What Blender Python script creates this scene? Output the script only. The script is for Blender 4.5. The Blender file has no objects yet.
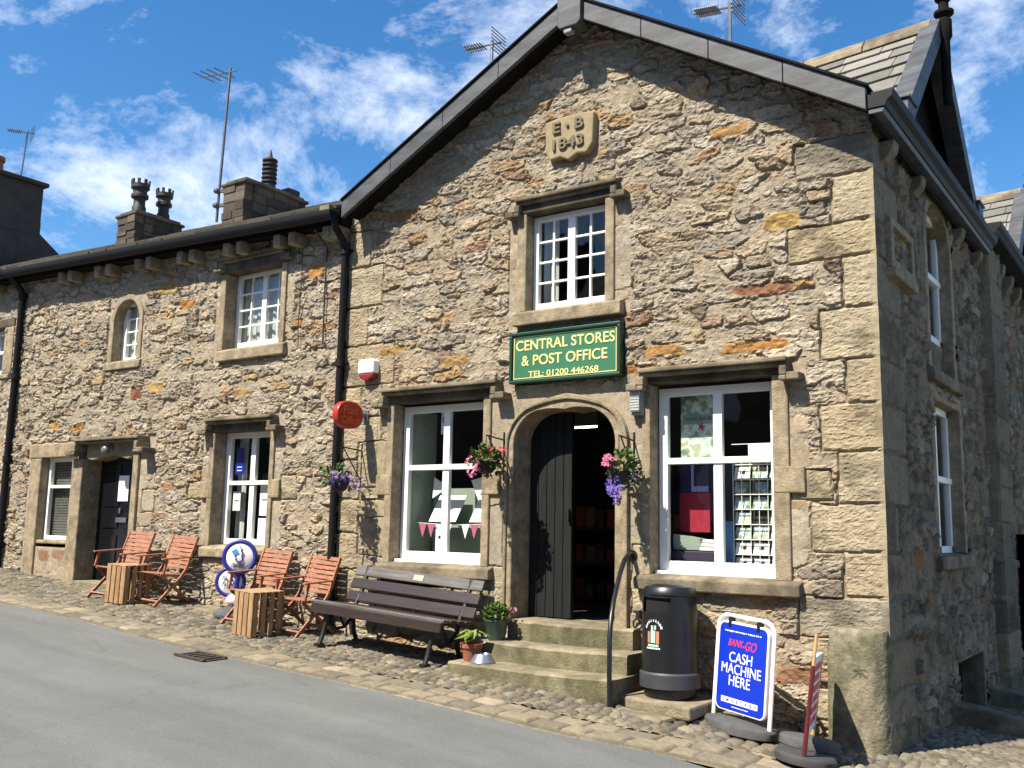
import bpy, bmesh, math, random
import numpy as np
from mathutils import Vector, Matrix
R = math.radians
random.seed(7)
SC = bpy.context.scene
COL = SC.collection

# ------------------------------------------------------------------ camera
F_PX, PITCH, ROLL, YAW = 976.0, 0.148030525, 0.0196309380, 0.615739072
CAM = Vector((0.0, -8.0, 1.61))
fw = Vector((-math.sin(YAW)*math.cos(PITCH), math.cos(YAW)*math.cos(PITCH), math.sin(PITCH)))
rt = Vector((math.cos(YAW), math.sin(YAW), 0)); up = rt.cross(fw)
c_, s_ = math.cos(ROLL), math.sin(ROLL)
r2 = c_*rt + s_*up; u2 = -s_*rt + c_*up
cd = bpy.data.cameras.new('camera'); cam = bpy.data.objects.new('camera', cd); COL.objects.link(cam)
cam.matrix_world = Matrix(((r2.x, u2.x, -fw.x, CAM.x), (r2.y, u2.y, -fw.y, CAM.y), (r2.z, u2.z, -fw.z, CAM.z), (0, 0, 0, 1)))
cd.sensor_width = 36; cd.lens = 36*F_PX/1024; cd.clip_start = .05; cd.clip_end = 3000
SC.camera = cam

# ------------------------------------------------------------------ sun, sky, exposure
SUN = Vector((.32, 1.0, -1.40)).normalized()
sl = bpy.data.lights.new('sun', 'SUN'); so = bpy.data.objects.new('sun', sl); COL.objects.link(so)
so.rotation_euler = SUN.to_track_quat('-Z', 'Y').to_euler()
sl.energy = 5.0; sl.angle = R(.55); sl.color = (1.0, .915, .775)
W = bpy.data.worlds.new('World'); SC.world = W; W.use_nodes = True
nt = W.node_tree; N = nt.nodes; L = nt.links
for n in list(N): N.remove(n)
out = N.new('ShaderNodeOutputWorld'); bg = N.new('ShaderNodeBackground'); bg.inputs[1].default_value = .061
sky = N.new('ShaderNodeTexSky'); sky.sky_type = 'NISHITA'; sky.sun_disc = False
sky.sun_elevation = math.asin(-SUN.z); sky.sun_rotation = math.atan2(-SUN.x, -SUN.y)
sky.air_density = 1.0; sky.dust_density = .3; sky.ozone_density = 3.0
tc = N.new('ShaderNodeTexCoord'); mp = N.new('ShaderNodeMapping'); mp.inputs['Scale'].default_value = (1.0, 1.0, 1.5)
mp.inputs['Rotation'].default_value = (.25, .2, .6); mp.inputs['Location'].default_value = (1.37, .62, .35)
n1 = N.new('ShaderNodeTexNoise'); n1.inputs['Scale'].default_value = 4.0; n1.inputs['Detail'].default_value = 10
n1.inputs['Roughness'].default_value = .66; n1.inputs['Distortion'].default_value = .25
cr = N.new('ShaderNodeValToRGB'); cr.color_ramp.elements[0].position = .505; cr.color_ramp.elements[1].position = .74
cr.color_ramp.elements[0].color = (0, 0, 0, 1); cr.color_ramp.elements[1].color = (.95, .95, .95, 1)
sat = N.new('ShaderNodeHueSaturation'); sat.inputs['Saturation'].default_value = 1.30; sat.inputs['Value'].default_value = 1.40
mx = N.new('ShaderNodeMixRGB'); mx.inputs[2].default_value = (11.0, 11.5, 12.4, 1)
L.new(tc.outputs['Generated'], mp.inputs[0]); L.new(mp.outputs[0], n1.inputs['Vector']); L.new(n1.outputs[0], cr.inputs[0])
L.new(sky.outputs[0], sat.inputs['Color']); L.new(cr.outputs[0], mx.inputs[0]); L.new(sat.outputs[0], mx.inputs[1])
L.new(mx.outputs[0], bg.inputs[0]); L.new(bg.outputs[0], out.inputs[0])
SC.view_settings.view_transform = 'Standard'; SC.view_settings.look = 'None'
SC.view_settings.exposure = 1.14; SC.view_settings.gamma = 1.0
try:
    SC.cycles.max_bounces = 6; SC.cycles.transparent_max_bounces = 12; SC.cycles.caustics_reflective = False
    SC.cycles.use_denoising = True
except Exception: pass

# ------------------------------------------------------------------ materials
MATS = {}
ALB = .76          # overall reflectance of the sunlit materials, matched to the exposure
def mat(name, col, rough=.8, var=.12, scale=8, bump=0., bscale=60, metal=0., attr=False, col2=None, spec=.5, stain=None, stretch=(1, 1, 1)):
    if name in MATS: return MATS[name]
    k_ = 1.0 if name.startswith('white') else ALB
    if attr: col = (ALB,)*3
    else: col = tuple(q*k_ for q in col); col2 = None if col2 is None else tuple(q*k_ for q in col2)
    m = bpy.data.materials.new(name); m.use_nodes = True; t = m.node_tree; n = t.nodes; l = t.links
    b = n['Principled BSDF']; b.inputs['Roughness'].default_value = rough; b.inputs['Metallic'].default_value = metal
    b.inputs['Specular IOR Level'].default_value = spec
    co = n.new('ShaderNodeTexCoord'); mp = n.new('ShaderNodeMapping'); mp.inputs['Scale'].default_value = stretch
    l.new(co.outputs['Object'], mp.inputs[0])
    nz = n.new('ShaderNodeTexNoise'); nz.inputs['Scale'].default_value = scale; nz.inputs['Detail'].default_value = 6; nz.inputs['Roughness'].default_value = .65
    l.new(mp.outputs[0], nz.inputs['Vector'])
    rp = n.new('ShaderNodeMapRange'); rp.inputs[1].default_value = .3; rp.inputs[2].default_value = .7
    rp.inputs[3].default_value = 1-var; rp.inputs[4].default_value = 1+var
    l.new(nz.outputs[0], rp.inputs[0])
    mul = n.new('ShaderNodeMixRGB'); mul.blend_type = 'MULTIPLY'; mul.inputs[0].default_value = 1
    if attr:
        a = n.new('ShaderNodeAttribute'); a.attribute_name = 'col'; src = a.outputs['Color']
        if col is not None:
            m0 = n.new('ShaderNodeMixRGB'); m0.blend_type = 'MULTIPLY'; m0.inputs[0].default_value = 1; m0.inputs[2].default_value = (*col, 1)
            l.new(src, m0.inputs[1]); src = m0.outputs[0]
        l.new(src, mul.inputs[1])
    elif col2 is not None:
        n2 = n.new('ShaderNodeTexNoise'); n2.inputs['Scale'].default_value = scale*.35; n2.inputs['Detail'].default_value = 5
        l.new(mp.outputs[0], n2.inputs['Vector'])
        r2_ = n.new('ShaderNodeValToRGB'); r2_.color_ramp.elements[0].position = .4; r2_.color_ramp.elements[1].position = .64
        r2_.color_ramp.elements[0].color = (*col, 1); r2_.color_ramp.elements[1].color = (*col2, 1)
        l.new(n2.outputs[0], r2_.inputs[0]); l.new(r2_.outputs[0], mul.inputs[1])
    else:
        mul.inputs[1].default_value = (*col, 1)
    l.new(rp.outputs[0], mul.inputs[2]); l.new(mul.outputs[0], b.inputs['Base Color'])
    if bump:
        nb = n.new('ShaderNodeTexNoise'); nb.inputs['Scale'].default_value = bscale; nb.inputs['Detail'].default_value = 5
        l.new(mp.outputs[0], nb.inputs['Vector'])
        bp = n.new('ShaderNodeBump'); bp.inputs['Strength'].default_value = bump; bp.inputs['Distance'].default_value = .01
        l.new(nb.outputs[0], bp.inputs['Height']); l.new(bp.outputs[0], b.inputs['Normal'])
    MATS[name] = m; return m

M_WALL = mat('rubble stone', None, .92, .22, 26, .55, 90, attr=True, spec=.2)
M_COB = mat('cobble stone', None, .85, .2, 30, .4, 90, attr=True, spec=.3)
M_DRESS = mat('dressed sandstone', (.375, .305, .205), .92, .30, 16, .8, 70, col2=(.25, .203, .138), spec=.2)
M_DARKST = mat('weathered sandstone', (.27, .225, .155), .92, .3, 9, .6, 80, col2=(.135, .112, .08), spec=.2)
M_SOOTSHADE = mat('soot and shade dark sandstone', (.135, .11, .08), .92, .3, 9, .6, 80, col2=(.06, .05, .04), spec=.2)  # hood shade put into the lintel colour on top of soot; also chimney caps
M_SHIELD = mat('carved datestone', (.36, .29, .175), .9, .16, 14, .3, 120, spec=.2)
M_LETTER = mat('datestone lettering', (.20, .165, .115), .9, .1, 20, spec=.2)
M_STEP = mat('worn step stone', (.30, .25, .175), .9, .32, 9, .8, 60, col2=(.165, .152, .098), spec=.2)
M_MOSS = mat('mossy stone', (.265, .235, .17), .93, .4, 12, 1.0, 38, col2=(.155, .15, .095), spec=.15)
M_SLATE = mat('stone slate', None, .85, .2, 12, .35, 60, attr=True, spec=.25)
M_VERGE = mat('grey verge board', (.085, .092, .10), .55, .4, 4, .15, 40, col2=(.045, .047, .05), stretch=(1.2, 2, 5))
M_BLACK = mat('black paint', (.012, .013, .016), .35, .2, 10, spec=.5)
M_GUT = mat('black gutter', (.007, .007, .009), .6, .2, 10, spec=.25)
M_SOFF = mat('dark soffit timber', (.012, .011, .011), .9, .3, 6, spec=.15)
M_WHITE = mat('white paint', (.80, .80, .78), .45, .04, 6, spec=.4)
M_ASPH = mat('asphalt', (.158, .165, .164), .93, .05, 4, .35, 130, col2=(.168, .174, .172), spec=.2)
M_IRON = mat('black iron', (.012, .012, .013), .5, .3, 14, .15, 60)
M_BIN = mat('black plastic bin', (.009, .010, .013), .38, .12, 8, spec=.5)
M_BINB = mat('grey plastic band', (.05, .055, .065), .5, .12, 8)
M_RUB = mat('dark rubber', (.045, .046, .05), .75, .2, 12, .2, 60)
M_RUBG = mat('grey rubber', (.085, .086, .088), .85, .3, 14, .4, 80)
M_BENCH = mat('dark stained timber', (.040, .026, .021), .3, .3, 6, .2, 40, stretch=(.6, 6, 6), spec=.6)
M_CHAIR = mat('red brown hardwood', (.40, .165, .085), .6, .35, 12, .15, 40, col2=(.29, .11, .058), stretch=(2, 6, 6))
M_CRATE = mat('pale pine board', (.46, .285, .15), .7, .3, 8, .2, 40, col2=(.34, .205, .095), stretch=(5, 5, 1))
M_TERRA = mat('terracotta', (.36, .13, .065), .8, .15, 9, .1, 50)
M_GREENPOT = mat('green glazed pot', (.055, .085, .065), .35, .15, 6)
M_LEAF = mat('bright leaf', (.085, .15, .026), .6, .35, 30, spec=.3)
M_LEAFD = mat('deep leaf', (.05, .12, .022), .6, .35, 30, spec=.3)
M_HOSTA = mat('hosta leaf', (.19, .27, .05), .55, .3, 20, spec=.3)
M_PINK = mat('pink petal', (.60, .16, .27), .6, .2, 30)
M_RED = mat('red petal', (.52, .03, .04), .6, .2, 30)
M_VIOLET = mat('violet petal', (.17, .11, .50), .6, .3, 30)
M_LILAC = mat('lilac petal', (.42, .24, .52), .6, .3, 30)
M_SOIL = mat('basket liner', (.03, .025, .02), .9, .3, 20)
M_SIGNG = mat('sign green', (.045, .185, .10), .4, .08, 4)
M_SIGNGD = mat('sign frame green', (.006, .05, .028), .4, .08, 4)
M_YEL = mat('sign yellow', (.88, .76, .30), .5, .05, 4)
M_BLUE = mat('board blue', (.004, .035, .55), .35, .03, 4)
M_RIMB = mat('rim blue', (.03, .035, .30), .4, .08, 6)
M_CYAN = mat('pale blue print', (.06, .40, .75), .5, .05, 6)
M_NAVY = mat('dark print', (.02, .02, .05), .5, .05, 6)
M_REDP = mat('red print', (.75, .05, .12), .5, .1, 10)
M_REDPAINT = mat('dark red paint', (.13, .014, .016), .4, .15, 10)
M_POSTR = mat('red enamel sign', (.50, .035, .02), .35, .12, 9)
M_POSTL = mat('orange sign lettering', (.78, .17, .05), .4, .1, 9)
M_PAPER = mat('white paper', (.82, .82, .80), .7, .04, 6)
M_PALEG = mat('pale green board', (.36, .42, .36), .6, .06, 5)
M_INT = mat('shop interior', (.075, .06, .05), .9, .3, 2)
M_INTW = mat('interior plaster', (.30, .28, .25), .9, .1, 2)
M_CURT = mat('pale curtain', (.62, .64, .60), .9, .12, 14, stretch=(3, 3, .3))
M_WOODI = mat('shop shelf timber', (.16, .06, .03), .7, .2, 5)
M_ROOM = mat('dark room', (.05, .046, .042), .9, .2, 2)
M_DOOR = mat('black boarded door', (.011, .013, .013), .75, .5, 6, .15, 30, stretch=(6, 6, .6), spec=.25)
M_RENDER = mat('dark stack render', (.062, .05, .042), .95, .3, 3, .5, 50, col2=(.055, .045, .04))
M_STACK = mat('stack stone', None, .95, .3, 10, .6, 50, attr=True)
M_POTD = mat('dark chimney pot', (.030, .022, .021), .6, .3, 8)
M_POTR = mat('red chimney pot', (.30, .10, .06), .7, .2, 8)
M_ALU = mat('aerial metal', (.30, .30, .32), .4, .2, 10, metal=.7)
M_MAST = mat('dull galvanised pole', (.13, .14, .155), .5, .2, 10, metal=.4)
M_SILV = mat('silver bowl', (.55, .58, .66), .25, .15, 20, metal=.8)
M_LAMPG = mat('frosted lamp glass', (.45, .48, .46), .3, .06, 10)
M_LAMPB = mat('lamp body', (.30, .30, .28), .5, .06, 10)
M_BRASS = mat('brass plaque', (.62, .55, .40), .35, .1, 10, metal=.5)
M_WOODPAINT = mat('weathered frame wood', (.58, .36, .16), .7, .2, 9)
M_CABLE = mat('dark cable', (.03, .028, .026), .7, .1, 9)

def emis(name, col, s):
    m = bpy.data.materials.new(name); m.use_nodes = True; b = m.node_tree.nodes['Principled BSDF']
    b.inputs['Base Color'].default_value = (*col, 1); b.inputs['Emission Color'].default_value = (*col, 1); b.inputs['Emission Strength'].default_value = s
    return m
M_TUBE = emis('fluorescent tube', (1, .95, .85), 5)
def glass_mat():
    m = bpy.data.materials.new('window glass'); m.use_nodes = True; t = m.node_tree; n = t.nodes; l = t.links
    for x in list(n): n.remove(x)
    o = n.new('ShaderNodeOutputMaterial'); tr = n.new('ShaderNodeBsdfTransparent'); gl = n.new('ShaderNodeBsdfGlossy'); mx = n.new('ShaderNodeMixShader')
    tr.inputs[0].default_value = (.90, .93, .91, 1); gl.inputs['Roughness'].default_value = .02
    lw0 = n.new('ShaderNodeLayerWeight'); lw0.inputs['Blend'].default_value = .5; lw = n.new('ShaderNodeMath'); lw.operation = 'POWER'; lw.inputs[1].default_value = 4.0; l.new(lw0.outputs['Facing'], lw.inputs[0])
    nz = n.new('ShaderNodeTexNoise'); nz.inputs['Scale'].default_value = 3; co = n.new('ShaderNodeTexCoord'); l.new(co.outputs['Object'], nz.inputs['Vector'])
    bp = n.new('ShaderNodeBump'); bp.inputs['Strength'].default_value = .05; bp.inputs['Distance'].default_value = .05
    l.new(nz.outputs[0], bp.inputs['Height']); l.new(bp.outputs[0], gl.inputs['Normal'])
    ml = n.new('ShaderNodeMath'); ml.operation = 'MULTIPLY_ADD'; ml.inputs[1].default_value = .9; ml.inputs[2].default_value = .06
    l.new(lw.outputs[0], ml.inputs[0]); l.new(ml.outputs[0], mx.inputs[0]); l.new(tr.outputs[0], mx.inputs[1]); l.new(gl.outputs[0], mx.inputs[2]); l.new(mx.outputs[0], o.inputs[0])
    return m
M_GLASS = glass_mat()

def asphalt():
    m = M_ASPH; t = m.node_tree; n = t.nodes; l = t.links; b = n['Principled BSDF']
    src = b.inputs['Base Color'].links[0].from_socket; co = n.new('ShaderNodeTexCoord')
    f = n.new('ShaderNodeTexNoise'); f.inputs['Scale'].default_value = 130; f.inputs['Detail'].default_value = 3; l.new(co.outputs['Object'], f.inputs['Vector'])
    r = n.new('ShaderNodeMapRange'); r.inputs[1].default_value = .3; r.inputs[2].default_value = .72; r.inputs[3].default_value = .74; r.inputs[4].default_value = 1.3; l.new(f.outputs[0], r.inputs[0])
    mp = n.new('ShaderNodeMapping'); mp.inputs['Scale'].default_value = (.35, 2.2, 1); l.new(co.outputs['Object'], mp.inputs[0])
    g = n.new('ShaderNodeTexNoise'); g.inputs['Scale'].default_value = 1.1; g.inputs['Detail'].default_value = 7; l.new(mp.outputs[0], g.inputs['Vector'])
    r2 = n.new('ShaderNodeMapRange'); r2.inputs[1].default_value = .35; r2.inputs[2].default_value = .65; r2.inputs[3].default_value = .90; r2.inputs[4].default_value = 1.09; l.new(g.outputs[0], r2.inputs[0])
    v = n.new('ShaderNodeTexVoronoi'); v.feature = 'DISTANCE_TO_EDGE'; v.inputs['Scale'].default_value = .38; wn = n.new('ShaderNodeMixRGB'); wn.inputs[0].default_value = .35
    l.new(co.outputs['Object'], wn.inputs[1]); l.new(g.outputs['Color'], wn.inputs[2]); l.new(wn.outputs[0], v.inputs['Vector'])
    cr2 = n.new('ShaderNodeMapRange'); cr2.inputs[1].default_value = 0; cr2.inputs[2].default_value = .006; cr2.inputs[3].default_value = .91; cr2.inputs[4].default_value = 1; l.new(v.outputs['Distance'], cr2.inputs[0])
    p = src
    for k in (r, r2, cr2):
        mm = n.new('ShaderNodeMixRGB'); mm.blend_type = 'MULTIPLY'; mm.inputs[0].default_value = 1; l.new(p, mm.inputs[1]); l.new(k.outputs[0], mm.inputs[2]); p = mm.outputs[0]
    l.new(p, b.inputs['Base Color'])
asphalt()
# ------------------------------------------------------------------ helpers
def link(o): COL.objects.link(o); return o
def tag(o, label=None, cat=None, group=None, kind=None):
    if label: o['label'] = label
    if cat: o['category'] = cat
    if group: o['group'] = group
    if kind: o['kind'] = kind
    return o
def thing(name, label, cat, loc=(0, 0, 0), rot=(0, 0, 0), group=None):
    o = bpy.data.objects.new(name, None); link(o); o.empty_display_size = .1
    o.location = loc; o.rotation_euler = rot
    return tag(o, label, cat, group)
def adopt(o, parent, world=True):
    """parent o; with world=True the mesh is in world coordinates"""
    o.parent = parent
    if world:
        p = parent; mtx = Matrix.Identity(4)
        while p is not None and p.type == 'EMPTY':
            mtx = Matrix.Translation(p.location) @ p.rotation_euler.to_matrix().to_4x4() @ mtx; p = p.parent
        if parent.type == 'EMPTY': o.matrix_parent_inverse = mtx.inverted()
    return o
def copy_tree(o, parent=None):
    c = o.copy(); link(c)
    if parent is not None:
        c.parent = parent; c.matrix_parent_inverse = o.matrix_parent_inverse.copy()
    for ch in list(o.children): copy_tree(ch, c)
    return c

class MB:
    def __init__(s): s.v = []; s.f = []; s.c = []; s.col = (1, 1, 1)
    def add(s, vs, fs):
        b = len(s.v); s.v += [tuple(x) for x in vs]; s.f += [tuple(i+b for i in q) for q in fs]; s.c += [s.col]*len(fs); return s
    def box(s, a, b):
        x0, y0, z0 = (min(a[i], b[i]) for i in range(3)); x1, y1, z1 = (max(a[i], b[i]) for i in range(3))
        return s.hexa([(x0, y0, z0), (x1, y0, z0), (x1, y1, z0), (x0, y1, z0), (x0, y0, z1), (x1, y0, z1), (x1, y1, z1), (x0, y1, z1)])
    def hexa(s, v): return s.add(v, [(0, 3, 2, 1), (4, 5, 6, 7), (0, 1, 5, 4), (1, 2, 6, 5), (2, 3, 7, 6), (3, 0, 4, 7)])
    def bar(s, p0, p1, w, h, upv=(0, 0, 1)):
        p0, p1 = Vector(p0), Vector(p1); d = (p1-p0).normalized(); x = d.cross(Vector(upv))
        if x.length < 1e-4: x = d.cross(Vector((1, 0, 0)))
        x.normalize(); y = x.cross(d); x *= w/2; y *= h/2
        return s.hexa([p0-x-y, p0+x-y, p1+x-y, p1-x-y, p0-x+y, p0+x+y, p1+x+y, p1-x+y])
    def tube(s, pts, r, n=10, caps=True):
        pts = [Vector(p) for p in pts]; rs = r if isinstance(r, (list, tuple)) else [r]*len(pts)
        rings = []; prev = None
        for i, p in enumerate(pts):
            d = (pts[min(i+1, len(pts)-1)]-pts[max(i-1, 0)]).normalized()
            if prev is None: x = d.orthogonal().normalized()
            else:
                x = prev-d*prev.dot(d); x.normalize()
            prev = x; y = d.cross(x)
            rings.append([p+(x*math.cos(2*math.pi*k/n)+y*math.sin(2*math.pi*k/n))*rs[i] for k in range(n)])
        vs = [q for ring in rings for q in ring]; fs = []
        for i in range(len(pts)-1):
            for k in range(n):
                a, b = i*n+k, i*n+(k+1) % n; fs.append((a, b, b+n, a+n))
        if caps: fs.append(tuple(range(n-1, -1, -1))); fs.append(tuple((len(pts)-1)*n+k for k in range(n)))
        return s.add(vs, fs)
    def lathe(s, prof, c=(0, 0, 0), n=28, skip=None, caps=True):
        vs = []; fs = []
        for (r, z) in prof:
            for k in range(n):
                a = 2*math.pi*k/n; vs.append((c[0]+r*math.cos(a), c[1]+r*math.sin(a), c[2]+z))
        for i in range(len(prof)-1):
            for k in range(n):
                if skip and skip(i, k): continue
                a, b = i*n+k, i*n+(k+1) % n; fs.append((a, b, b+n, a+n))
        if caps:
            if prof[0][0] > 1e-4: fs.append(tuple(range(n-1, -1, -1)))
            if prof[-1][0] > 1e-4: fs.append(tuple((len(prof)-1)*n+k for k in range(n)))
        return s.add(vs, fs)
    def prism(s, poly, fn, d0, d1):
        """poly 2-D list, fn(a,b,d)->xyz"""
        n = len(poly); vs = [fn(a, b, d0) for a, b in poly]+[fn(a, b, d1) for a, b in poly]
        fs = [tuple(range(n-1, -1, -1)), tuple(range(n, 2*n))]+[(i, (i+1) % n, n+(i+1) % n, n+i) for i in range(n)]
        return s.add(vs, fs)
    def strip(s, A, B, fn, d0, d1):
        """closed band between polylines A and B (same length) extruded d0..d1"""
        n = len(A); vs = [fn(a, b, d) for d in (d0, d1) for a, b in list(A)+list(B)]; fs = []
        for i in range(n-1):
            fs.append((i, i+1, n+i+1, n+i)); o = 2*n; fs.append((o+i, o+n+i, o+n+i+1, o+i+1))
            fs.append((i, o+i, o+i+1, i+1)); fs.append((n+i, n+i+1, o+n+i+1, o+n+i))
        for i in (0, n-1): fs.append((i, n+i, 3*n+i, 2*n+i))
        return s.add(vs, fs)
    def ell(s, c, r, n=14, m=9):
        prof = []; vs = []; fs = []
        for i in range(m+1):
            t = -math.pi/2+math.pi*i/m
            for k in range(n):
                a = 2*math.pi*k/n; vs.append((c[0]+r[0]*math.cos(t)*math.cos(a), c[1]+r[1]*math.cos(t)*math.sin(a), c[2]+r[2]*math.sin(t)))
        for i in range(m):
            for k in range(n):
                a, b = i*n+k, i*n+(k+1) % n; fs.append((a, b, b+n, a+n))
        return s.add(vs, fs)
    def build(s, name, m, parent=None, world=True, bevel=0, smooth=False, tr=None):
        me = bpy.data.meshes.new(name)
        vs = s.v if tr is None else [tuple(tr @ Vector(v)) for v in s.v]
        me.from_pydata(vs, [], s.f); me.materials.append(m)
        ca = me.color_attributes.new('col', 'FLOAT_COLOR', 'CORNER'); arr = []
        for f, c in zip(s.f, s.c): arr += list((*c, 1.0))*len(f)
        ca.data.foreach_set('color', arr)
        b = bmesh.new(); b.from_mesh(me); bmesh.ops.recalc_face_normals(b, faces=b.faces); b.to_mesh(me); b.free()
        if smooth:
            me.polygons.foreach_set('use_smooth', [True]*len(me.polygons))
            try: me.set_sharp_from_angle(angle=R(38))
            except Exception: pass
        o = link(bpy.data.objects.new(name, me))
        if bevel:
            bm = o.modifiers.new('bevel', 'BEVEL'); bm.width = bevel; bm.segments = 2; bm.limit_method = 'ANGLE'; bm.angle_limit = R(40)
        if parent is not None: adopt(o, parent, world)
        return o

def text(name, s, origin, udir, ndir, width, m, parent, height=None, world=True, bold=.0, depth=.003, shear=0., align='CENTER'):
    cu = bpy.data.curves.new(name, 'FONT'); cu.body = s; cu.align_x = align; cu.align_y = 'CENTER'; cu.extrude = .02; cu.offset = bold; cu.shear = shear
    cu.space_line = .95
    o = bpy.data.objects.new(name, cu); link(o)
    dg = bpy.context.evaluated_depsgraph_get(); me = bpy.data.meshes.new_from_object(o.evaluated_get(dg))
    COL.objects.unlink(o); bpy.data.objects.remove(o)
    co = np.array([v.co[:] for v in me.vertices]); lo, hi = co.min(0), co.max(0); ce = (lo+hi)/2
    sx = width/(hi[0]-lo[0]); sy = sx if height is None else height/(hi[1]-lo[1])
    u = Vector(udir).normalized(); n = Vector(ndir).normalized(); v = n.cross(u); og = Vector(origin)
    for vt, p in zip(me.vertices, co):
        vt.co = og+u*((p[0]-ce[0])*sx)+v*((p[1]-ce[1])*sy)+n*((p[2]-lo[2])/(hi[2]-lo[2])*depth)
    me.materials.clear(); me.materials.append(m)
    ob = link(bpy.data.objects.new(name, me)); adopt(ob, parent, world); return ob

# ---- noise
def _hash(ix, iy, seed):
    h = (ix.astype(np.int64)*374761393+iy.astype(np.int64)*668265263+seed*1442695041) & 0xffffffff
    h = ((h ^ (h >> 13))*1274126177) & 0xffffffff
    h = ((h ^ (h >> 15))*2246822519) & 0xffffffff
    return ((h ^ (h >> 16)) & 0xffffff)/float(0xffffff)
def vnoise(x, y, seed=0):
    ix, iy = np.floor(x), np.floor(y); fx, fy = x-ix, y-iy; fx = fx*fx*(3-2*fx); fy = fy*fy*(3-2*fy)
    a, b, c, d = _hash(ix, iy, seed), _hash(ix+1, iy, seed), _hash(ix, iy+1, seed), _hash(ix+1, iy+1, seed)
    return (a*(1-fx)+b*fx)*(1-fy)+(c*(1-fx)+d*fx)*fy
def fbm(x, y, seed=0, o=4):
    s = 0; a = .5; t = 0
    for i in range(o): s = s+a*vnoise(x*2**i, y*2**i, seed+i*17); t += a; a *= .55
    return s/t-.5
def sstep(e0, e1, x):
    t = np.clip((x-e0)/(e1-e0), 0, 1); return t*t*(3-2*t)

PAL_STONE = [((0.353, 0.300, 0.232), 5), ((0.395, 0.335, 0.258), 5), ((0.307, 0.265, 0.214), 3.2), ((0.384, 0.305, 0.209), 4.5), ((0.348, 0.260, 0.170), 3), ((0.440, 0.378, 0.301), 3.2),
             ((0.231, 0.197, 0.166), 1.2), ((0.369, 0.222, 0.107), 1.7), ((0.257, 0.133, 0.073), 1.1), ((0.165, 0.118, 0.087), .8)]
PAL_WING = [((0.384, 0.330, 0.258), 5), ((0.420, 0.360, 0.277), 5), ((0.338, 0.295, 0.238), 3.6), ((0.420, 0.340, 0.238), 4.5), ((0.379, 0.295, 0.194), 2.5), ((0.267, 0.230, 0.194), 1.2),
            ((0.389, 0.246, 0.117), .8), ((0.257, 0.138, 0.083), .5)]
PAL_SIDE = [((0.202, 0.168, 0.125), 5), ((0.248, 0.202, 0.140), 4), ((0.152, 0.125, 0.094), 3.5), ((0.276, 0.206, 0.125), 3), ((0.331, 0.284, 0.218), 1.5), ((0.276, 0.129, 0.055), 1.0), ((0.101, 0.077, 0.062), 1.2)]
PAL_COB = [((.20, .17, .125), 5), ((.165, .145, .11), 5), ((.245, .205, .145), 4), ((.135, .12, .092), 3), ((.19, .175, .15), 1.6), ((.115, .105, .08), 2)]
def pick(pal, r):
    c = np.array([p[0] for p in pal]); w = np.cumsum([p[1] for p in pal]); w = w/w[-1]
    return c[np.minimum(np.searchsorted(w, r), len(pal)-1)]

def worley(u, v, seed, cw, ch, p, jx=.8, jy=.62, wlo=.72, whi=.62, rowvar=True):
    gy = v/ch; iy = np.floor(gy)
    F1 = np.full(u.shape, 9.); F2 = F1.copy(); I1 = np.zeros(u.shape, np.int64); J1 = I1.copy(); DX = np.zeros(u.shape); DY = DX.copy()
    for dy in (-1, 0, 1):
        ry = iy+dy; off = _hash(ry, ry*0+3, seed+31)
        wrow = cw*(.75+.6*_hash(ry, ry*0+9, seed+37)) if rowvar else cw
        gx = u/wrow+off; ix = np.floor(gx)
        for dx in (-1, 0, 1):
            cx = ix+dx
            r1, r2, r3 = _hash(cx, ry, seed), _hash(cx, ry, seed+1), _hash(cx, ry, seed+2)
            ddx = gx-(cx+.5+(r1-.5)*jx); ddy = gy-(ry+.5+(r2-.5)*jy); sh = (_hash(cx, ry, seed+4)-.5)*.5
            wt = wlo+whi*r3
            d = (np.abs(ddx+sh*ddy)**p+np.abs(ddy-sh*.5*ddx)**p)**(1/p)/wt
            n = d < F1
            F2 = np.where(n, F1, np.minimum(F2, d)); F1 = np.where(n, d, F1)
            I1 = np.where(n, cx, I1); J1 = np.where(n, ry, J1); DX = np.where(n, ddx, DX); DY = np.where(n, ddy, DY)
    return F1, F2, I1, J1, DX, DY
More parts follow.
